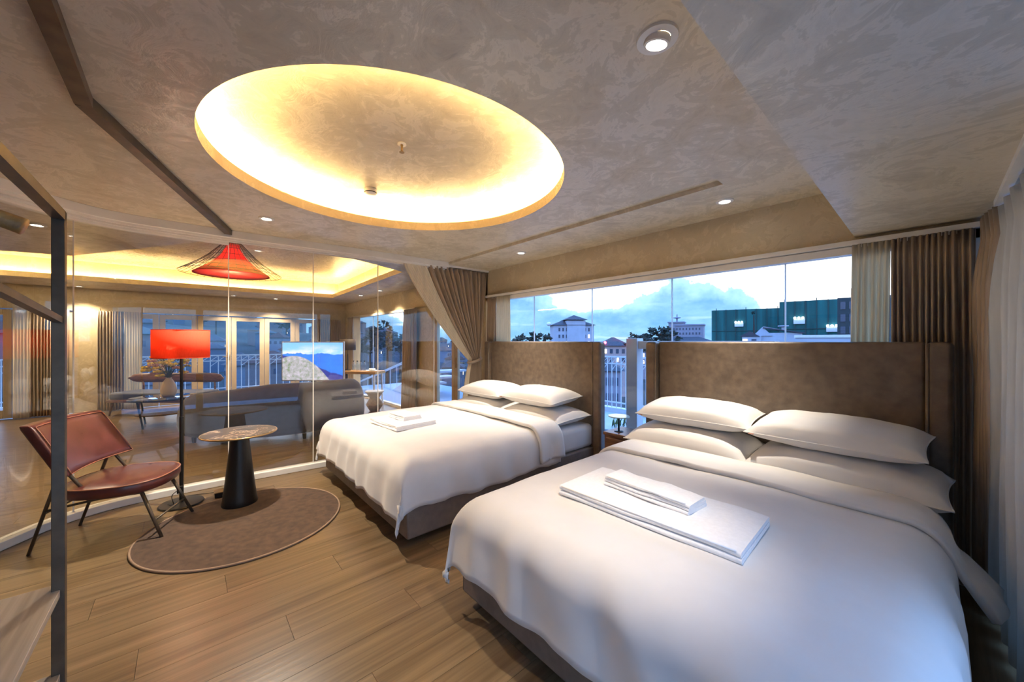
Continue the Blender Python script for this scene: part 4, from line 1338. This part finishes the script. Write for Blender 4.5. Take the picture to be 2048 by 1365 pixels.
# ================================================================== OUTSIDE
struct('terrace_floor', MB().box((-6.4, W + .14, -.16), (2.6, 6.7, -.03)), TERR, 'pale tiled terrace outside the bedroom window')
struct('balcony_floor', MB().box((-13.0, -4.0, -.16), (XF - .14, 4.0, -.03)), TERR, 'pale tiled balcony outside the lounge doors')
def railing(label, p0, p1, zt=1.08, step=.105):
    r = thing('railing', label, 'railing', (p0[0], p0[1], -.03))
    a = Vector((p0[0], p0[1], 0)); b = Vector((p1[0], p1[1], 0)); d = b - a; n = int(d.length / step)
    up3 = lambda q, z: (q.x, q.y, z)
    build('kerb', MB().beam(up3(a, .015), up3(b, .015), .16, .09), WHITEM, r)
    build('top_rail', MB().beam(up3(a, zt), up3(b, zt), .04, .03), WHITEM, r)
    build('lower_rail', MB().beam(up3(a, .16), up3(b, .16), .03, .025), WHITEM, r)
    build('lower_rail', MB().beam(up3(a, zt - .14), up3(b, zt - .14), .02, .02), WHITEM, r)
    proto_ = None
    for i in range(n + 1):
        q = a.lerp(b, i / n)
        nx = a.lerp(b, min(1, (i + 1) / n))
        mb = MB().tube([up3(q, .05), up3(q, zt)], .010, 6).tube([up3(q, zt - .14), up3(nx, zt - .01)], .007, 5)
        if i % 2: mb.tube([up3(q, zt - .28), up3(nx, zt - .14)], .007, 5)
        build('baluster', mb, WHITEM, r)
    return r
railing('white metal terrace railing outside the bedroom window', (-5.9, 6.5), (-1.2, 6.5))
railing('white metal balcony railing outside the lounge doors', (-12.35, -3.6), (-12.35, 3.4), 1.02, .16)
# white post with arm just outside the bedroom window
gp = thing('terrace_post', 'white square post with a side arm standing between the headboards outside the window', 'post', (-2.22, 3.9, -.03))
build('post', MB().box((-2.36, 3.86, -.03), (-2.22, 4.0, 1.43)), WHITEM, gp, bevel=.006)
build('arm', MB().box((-2.22, 3.88, 1.31), (-.9, 3.98, 1.40)), WHITEM, gp, bevel=.006)
build('arm_post', MB().box((-1.04, 3.86, -.03), (-.9, 4.0, 1.40)), WHITEM, gp, bevel=.006)
# flower trough on the terrace
pt = thing('planter', 'low planter with green leaves on the terrace', 'planter', (-2.75, 4.6, -.03))
build('trough', MB().box((-3.1, 4.5, -.03), (-2.4, 4.7, .14)), TERR, pt, bevel=.01)
lf = MB()
for k in range(60):
    x_, y_ = -3.05 + .6 * rg.random(), 4.53 + .14 * rg.random(); h = .1 + .12 * rg.random(); a = rg.uniform(0, 6.28)
    lf.add([(x_, y_, .14), (x_ + .03 * cos(a), y_ + .03 * sin(a), .14 + h * .6), (x_ + .05 * cos(a), y_ + .05 * sin(a), .14 + h), (x_ + .03 * cos(a + .8), y_ + .03 * sin(a + .8), .14 + h * .6)], [(0, 1, 2, 3)])
tag(build('leaves', lf, M('leaf_green', (.10, .16, .05), .6), pt), None, kind='stuff')

# outdoor staircase seen through the lounge window
stx = thing('outdoor_stairs', 'white outdoor staircase with sloping handrail beyond the lounge window', 'stairs', (-10.5, 5.0, -1.5))
build('stringer', MB().beam((-13.6, 4.9, -1.25), (-8.9, 4.9, .62), .06, .28), WHITEM, stx)
build('handrail', MB().beam((-15.4, 4.9, -.42), (-8.6, 4.9, 1.20), .05, .06), WHITEM, stx)
for k in range(9):
    t = k / 8
    build('tread', MB().box((-13.4 + 4.3 * t, 4.95, -1.2 + 1.75 * t), (-12.9 + 4.3 * t, 5.9, -1.15 + 1.75 * t)), TERR, stx)
for k in range(10):
    t = k / 9
    x_ = -13.4 + 4.4 * t
    build('baluster', MB().tube([(x_, 4.9, -1.2 + 1.78 * t), (x_, 4.9, -.42 + 1.62 * (x_ + 15.4) / 6.8)], .012, 5), WHITEM, stx)

# ground falling away below the roof terrace
gr = MB()
def gfn(u, v):
    x = -420 + 700 * u; y = -260 + 760 * v
    d = sqrt(x * x + y * y)
    z = -13 + 1.5 * fbm(x * .01, y * .01)
    if x < -30:                       # hillside to the west
        k = min(1., (-30 - x) / 240.)
        z += k * max(8., min(40., 36 - .16 * (y + 20))) * (.92 + .35 * fbm(y * .012 + 3, x * .01))
    return (x, y, z)
gr.grid(gfn, 90, 90)
struct('ground', gr, M('dark_hillside', (.022, .036, .045), .95, var=.5, vscale=.06, det=8), 'dark wooded hillside and town ground', smooth=True)
struct('trim_5', MB().box((-13.1, -4.1, -13), (2.8, 6.8, -.16)), BLDW, 'white building body below the terrace')

def ground_z(x, y): return gfn((x + 420) / 700, (y + 260) / 760)[2]
# buildings in the bedroom window
def windows(root, w, d, z0, z1, nx, nz, lit=0, seed=0, margin=.08, wf=.45, hf=.5, face=-1):
    rr = random.Random(seed)
    wm = None
    for j in range(nz):
        for i in range(nx):
            x_ = -w / 2 + w * (margin + (1 - 2 * margin) * (i + .5) / nx); z = z0 + (z1 - z0) * (j + .5) / nz
            ww_ = w * (1 - 2 * margin) / nx * wf; hh = (z1 - z0) / nz * hf
            m = LITWIN if rr.random() < lit else WIN
            build('window', MB().box((x_ - ww_ / 2, face * (d / 2) - .12, z - hh / 2), (x_ + ww_ / 2, face * (d / 2) + .12, z + hh / 2)), m, root)
def hip(mb, x0, x1, y0, y1, z0, z1, ov=.8):
    x0 -= ov; x1 += ov; y0 -= ov; y1 += ov
    m = min(x1 - x0, y1 - y0) / 2
    cx_, cy_ = (x0 + x1) / 2, (y0 + y1) / 2
    ax = max(0.05, (x1 - x0) / 2 - m); ay = max(0.05, (y1 - y0) / 2 - m)
    vs = [(x0, y0, z0), (x1, y0, z0), (x1, y1, z0), (x0, y1, z0), (cx_ - ax, cy_ - ay, z1), (cx_ + ax, cy_ - ay, z1), (cx_ + ax, cy_ + ay, z1), (cx_ - ax, cy_ + ay, z1)]
    return mb.add(vs, [(3, 2, 1, 0), (4, 5, 6, 7), (0, 1, 5, 4), (1, 2, 6, 5), (2, 3, 7, 6), (3, 0, 4, 7)])
def face_cam(x, y): return atan2(y, x) - pi / 2
# hotel one
bx, by = -109.4, 132.9
h1 = thing('hotel_block', 'white hotel block with dark hipped roofs in the bedroom window', 'building', (bx, by, -14), face_cam(bx, by) + .25)
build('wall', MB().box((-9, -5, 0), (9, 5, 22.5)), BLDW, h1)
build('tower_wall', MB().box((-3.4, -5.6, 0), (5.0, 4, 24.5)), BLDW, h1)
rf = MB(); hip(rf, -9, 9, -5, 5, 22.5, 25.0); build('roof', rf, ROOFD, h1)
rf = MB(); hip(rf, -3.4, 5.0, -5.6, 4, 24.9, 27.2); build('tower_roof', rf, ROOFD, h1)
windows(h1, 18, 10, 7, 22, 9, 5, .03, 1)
build('dome', MB().sphere((-10.5, 0, 23.2), 1.0, 16, 10), M('pale_dome', (.75, .78, .85), .4), h1, smooth=True)
# hotel two
bx, by = -95.5, 216.7
h2 = thing('hotel_block', 'grey-violet hotel with roof finial beside the green netting', 'building', (bx, by, -14), face_cam(bx, by) - .1)
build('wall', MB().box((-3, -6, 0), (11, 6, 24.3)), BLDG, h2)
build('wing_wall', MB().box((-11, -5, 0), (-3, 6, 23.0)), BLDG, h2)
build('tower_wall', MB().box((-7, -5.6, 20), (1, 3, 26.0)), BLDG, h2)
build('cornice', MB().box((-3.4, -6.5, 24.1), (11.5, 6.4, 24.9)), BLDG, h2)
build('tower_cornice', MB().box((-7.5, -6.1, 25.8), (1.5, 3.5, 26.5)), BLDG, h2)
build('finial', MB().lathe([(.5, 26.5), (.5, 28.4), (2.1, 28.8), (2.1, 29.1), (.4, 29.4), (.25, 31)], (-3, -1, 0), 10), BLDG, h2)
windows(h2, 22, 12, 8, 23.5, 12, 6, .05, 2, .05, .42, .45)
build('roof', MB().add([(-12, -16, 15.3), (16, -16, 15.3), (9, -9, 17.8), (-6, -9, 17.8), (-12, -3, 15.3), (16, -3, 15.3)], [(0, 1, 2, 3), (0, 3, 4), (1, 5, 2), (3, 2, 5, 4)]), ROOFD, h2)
# green netted building site
for k, (bx, by, hh, wd_, lab) in enumerate(((-53.0, 181.8, 28.8, 25.5, 'building shrouded in dark green scaffold netting, lower block behind the gabled house'), (-27.0, 169.0, 29.6, 21, 'building shrouded in dark green scaffold netting, taller block by the cream curtain'))):
    g = thing('netted_building', lab, 'building', (bx, by, -14), face_cam(bx, by))
    build('netting', MB().box((-wd_ / 2, -5, 0), (wd_ / 2, 5, hh)), NET, g)
    for q in range(7):
        x_ = -wd_ / 2 + wd_ * (q + .5) / 7
        build('scaffold_pole', MB().box((x_ - .12, -5.25, 0), (x_ + .12, -5.0, hh + (.8 if q % 3 == 0 else .1))), M('scaffold_dark', (.02, .05, .055), .7), g)
    for q in range(4):
        build('scaffold_ledger', MB().box((-wd_ / 2, -5.2, 4 + q * 5.2), (wd_ / 2, -5.0, 4.2 + q * 5.2)), M('scaffold_dark', (.02, .05, .055), .7), g)
    for sx_ in ((-2.6,) if k == 0 else (-4.9, 4.0)):
        sg = build('sign_board', MB().box((sx_ - 1.5, -5.5, 21.5 if k == 0 else 19.5 + (2 if sx_ < 0 else -1)), (sx_ + 1.7, -5.3, 23.1 if k == 0 else 21.3 + (2 if sx_ < 0 else -1))), M('sign_white', (.6, .68, .75), .5), g)
        zt_ = (23.4 if k == 0 else 21.6 + (2 if sx_ < 0 else -1))
        for q in (-1.1, 0, 1.1):
            build('sign_lamp', MB().sphere((sx_ + q, -5.7, zt_), .42, 8, 6), EM('sign_lamp_glow', (.95, .97, 1.), 3.), sg, smooth=True)
bx, by = -13.6, 147.9
g = thing('concrete_frame', 'dark unfinished concrete building behind the netting', 'building', (bx, by, -14), face_cam(bx, by))
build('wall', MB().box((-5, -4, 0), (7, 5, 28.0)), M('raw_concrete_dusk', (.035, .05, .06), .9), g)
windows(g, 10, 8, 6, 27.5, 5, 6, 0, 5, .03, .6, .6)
build('crane_mast', MB().tube([(-2, 0, 27.8), (-2, 0, 31)], .12, 5), BLACK, g)
# gabled house
bx, by = -21.8, 88.7
gh = thing('gabled_house', 'small white gabled house in front of the green netting', 'house', (bx, by, -14), face_cam(bx, by))
build('wall', MB().box((-1.2, -3, 0), (5.2, 3, 17.0)).box((-4.4, -3.6, 0), (-1.2, 2, 16.4)), BLDW, gh)
build('gable', MB().add([(-2.6, -3.2, 16.4), (.6, -3.2, 16.4), (-1.0, -3.2, 18.2), (-2.6, 3, 16.4), (.6, 3, 16.4), (-1.0, 3, 18.2)], [(0, 1, 2), (5, 4, 3), (0, 2, 5, 3), (1, 4, 5, 2)]), BLDW, gh)
build('roof', MB().add([(-.9, -3.4, 18.1), (5.6, -3.4, 17.0), (5.6, 3.4, 17.0), (-.9, 0, 18.4)], [(0, 1, 2, 3)]), ROOFD, gh, solid=.2)
build('porch_gable', MB().add([(-4.8, -3.8, 16.3), (-1.4, -3.8, 16.3), (-3.1, -3.8, 17.4), (-4.8, 2, 16.3), (-1.4, 2, 16.3), (-3.1, 2, 17.4)], [(0, 1, 2), (5, 4, 3), (0, 2, 5, 3), (1, 4, 5, 2)]), ROOFD, gh)
for q, x_ in enumerate((-3.9, -2.4)):
    build('window', MB().box((x_ - .4, -3.72, 14.8), (x_ + .4, -3.58, 15.8)), LITWIN if q == 0 else WIN, gh)
build('chimney_pot', MB().lathe([(.3, 0), (.3, .8), (.9, .9), (.9, 1.1)], (2.4, 0, 17.4), 8), BLDW, gh)
# flat white roof
bx, by = -7.2, 52.3
fr_ = thing('flat_roof_house', 'white flat-roofed neighbour building below the netted block', 'house', (bx, by, -14), face_cam(bx, by))
build('wall', MB().box((-2.9, -2, 0), (2.9, 3, 16.0)), BLDW, fr_)
build('parapet', MB().box((-3.0, -2.1, 15.75), (3.0, 3.1, 16.05)), WHITEM, fr_)
# house with red light
bx, by = -51.3, 77.8
rh = thing('villa', 'pale villa with dark roof and a red light between the headboards', 'house', (bx, by, -14), face_cam(bx, by) + .15)
build('wall', MB().box((-3.2, -3, 0), (3.4, 3, 14.3)), M('pink_render', (.40, .33, .36), .8), rh)
rf = MB(); hip(rf, -3.2, 3.4, -3, 3, 14.3, 16.3, .6); build('roof', rf, ROOFD, rh)
windows(rh, 6.6, 6, 10, 14, 4, 2, .15, 8)
build('red_light', MB().sphere((-2.2, -3.6, 15.0), .32, 8, 6), EM('red_beacon', (1., .05, .08), 8.), rh, smooth=True)
# lower long roofs
for bx, by, hh, wd_, lab in ((-60.4, 112.9, 13.6, 12, 'low dark-roofed building under the grey-violet hotel'), (-84.0, 86.1, 13.2, 9, 'low dark-roofed building left of the white hotel'), (-31.9, 47.0, 12.4, 4, 'low roof with warm lit awning between the headboards')):
    b_ = thing('low_building', lab, 'building', (bx, by, -14), face_cam(bx, by))
    build('wall', MB().box((-wd_ / 2, -3, 0), (wd_ / 2, 3, hh - 1.2)), BLDG, b_)
    rf = MB(); hip(rf, -wd_ / 2, wd_ / 2, -3, 3, hh - 1.2, hh, .5); build('roof', rf, ROOFD, b_)
    windows(b_, wd_, 6, hh - 6, hh - 1.6, 5, 2, .3, int(bx * -7))
# trees
TREES = []
def tree(label, x, y, zb, h, spread, seed, group):
    TREES.append((x, y))
    rr = random.Random(seed)
    t = thing('tree', label, 'tree', (x, y, zb), group=group)
    build('trunk', MB().tube([(x, y, zb), (x + .1, y, zb + h * .55), (x, y + .1, zb + h * .95)], [h * .022, h * .016, h * .006], 6), TRUNK, t)
    cr_ = MB()
    for k in range(44):
        a = rr.uniform(0, 2 * pi); q = rr.random() ** .6; zz = 1 - min(.5, spread * rr.uniform(.05, 1.5) / h)
        rad = spread * q * (.55 + .5 * min(1., (1 - zz) * h / spread))
        s = spread * rr.uniform(.16, .32)
        cx_, cy_, cz_ = x + rad * cos(a), y + rad * sin(a), zb + h * zz
        for m in range(7):
            d = Vector((rr.gauss(0, 1), rr.gauss(0, 1), rr.gauss(0, .6))).normalized() * s
            e = Vector((rr.gauss(0, 1), rr.gauss(0, 1), rr.gauss(0, 1))).normalized() * s * .55
            c0 = Vector((cx_, cy_, cz_)) + d * .5
            f_ = d.cross(e).normalized() * s * .35
            cr_.add([c0 - d * .5, c0 + e * .5 + f_, c0 + d * .6, c0 - e * .5 - f_ * .3], [(0, 1, 2, 3), (0, 3, 1)])
        cr_.sphere((cx_, cy_, cz_), s * .55, 6, 4, .7)
    build('foliage', cr_, TREEG, t)
    return t
GT = 'trees below the bedroom window'
for k, (bx, by, h_, spd, lab) in enumerate((
        (-80.9, 74.5, 16.9, 4.94, 'dark bushy tree at the cream sheer end of the bedroom window'),
        (-64.1, 63.3, 17.6, 3.04, 'dark tall tree at the joint left of the white hotel'),
        (-90.1, 94.4, 17.2, 5.32, 'dark bushy tree against the white hotel'),
        (-35.6, 62.4, 17.1, 2.47, 'dark spreading tree above the terrace post'),
        (-54.7, 101.2, 17.4, 3.8, 'dark spreading tree next to the terrace post tree'),
        (-48.3, 96.3, 19.5, 4.18, 'dark tree in front of the grey-violet hotel'),
        (-58.2, 123.0, 18.8, 4.18, 'dark lower tree in front of the grey-violet hotel'),
        (-34.9, 126.7, 24.3, 0.66, 'dark conifer in front of the green netting'))):
    tree(lab, bx, by, -14, h_, spd, k + 3, GT)
# pines in the lounge window and on the hillside
for k, (bx, by, h_, spd) in enumerate(((-59.6, 23.1, 17.6, 2.0), (-73.0, 30.6, 17.4, 2.4), (-66.5, 30.4, 16.7, 2.2), (-80.3, 29.8, 16.5, 2.4), (-86.9, 30.0, 16.1, 2.2), (-60.5, 29.6, 16.3, 2.0))):
    tree('dark pine rising above the town in the lounge window', bx, by, -14, h_, spd, k + 40, 'pines in the lounge window')
rg2 = random.Random(21)
for k in range(24):
    x = -rg2.uniform(140, 300); y = rg2.uniform(-150, 110); zb = ground_z(x, y) - 1
    tree('dark hillside pine seen through the balcony doors', x, y, zb, rg2.uniform(9, 14), rg2.uniform(3, 4.5), 80 + k, 'hillside pines')

# town houses scattered down the hillside (seen through the lounge glass)
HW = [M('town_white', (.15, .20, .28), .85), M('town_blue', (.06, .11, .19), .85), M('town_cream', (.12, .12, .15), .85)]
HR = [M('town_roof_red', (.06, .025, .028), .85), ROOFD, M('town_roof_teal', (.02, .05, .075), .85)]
protos = []
KIND = ['white town house with red roof on the dark hillside', 'bluish town house with slate roof on the dark hillside', 'cream town house with teal roof on the dark hillside',
        'white town house with slate roof on the dark hillside', 'bluish town house with teal roof on the dark hillside', 'cream town house with red roof on the dark hillside']
for k in range(6):
    h_ = thing('town_house', KIND[k], 'house', (0, 0, 0), 0., group='town houses, kind %s' % KIND[k].split(' on ')[0])
    w_, d_, z_ = 4 + k % 3, 4 + (k + 1) % 2, 3.2 + 1.4 * (k % 3)
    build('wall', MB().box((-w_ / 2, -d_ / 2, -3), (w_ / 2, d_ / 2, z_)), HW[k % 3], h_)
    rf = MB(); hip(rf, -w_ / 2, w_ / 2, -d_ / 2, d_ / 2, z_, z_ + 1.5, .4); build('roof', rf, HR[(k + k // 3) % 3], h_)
    for q in range(3):
        x_ = -w_ / 2 + w_ * (q + .5) / 3
        build('window', MB().box((x_ - .35, -d_ / 2 - .06, z_ - 1.7), (x_ + .35, d_ / 2 + .06, z_ - .9)), LITWIN if (q == 1 and k in (1, 3)) else WIN, h_)
    protos.append(h_)
rg3 = random.Random(3)
first = [True] * 6
spots = []
for k in range(170):
    for _ in range(80):
        dd = rg3.uniform(45, 330) if k % 3 else rg3.uniform(45, 150)
        brg = radians(rg3.uniform(-18, 44))      # bearing from due west towards north
        x, y = -dd * cos(brg), dd * sin(brg)
        if all((x - a) ** 2 + (y - b) ** 2 > 100 for a, b in spots + TREES): break
    else: continue
    spots.append((x, y))
    zz = ground_z(x, y)
    i = k % 6
    o = protos[i] if first[i] else copy_tree(protos[i])
    first[i] = False
    s = rg3.uniform(.75, 1.15)
    o.location = (x, y, zz + 1.0); o.rotation_euler = (0, 0, rg3.uniform(0, 6.28)); o.scale = (s, s, s)
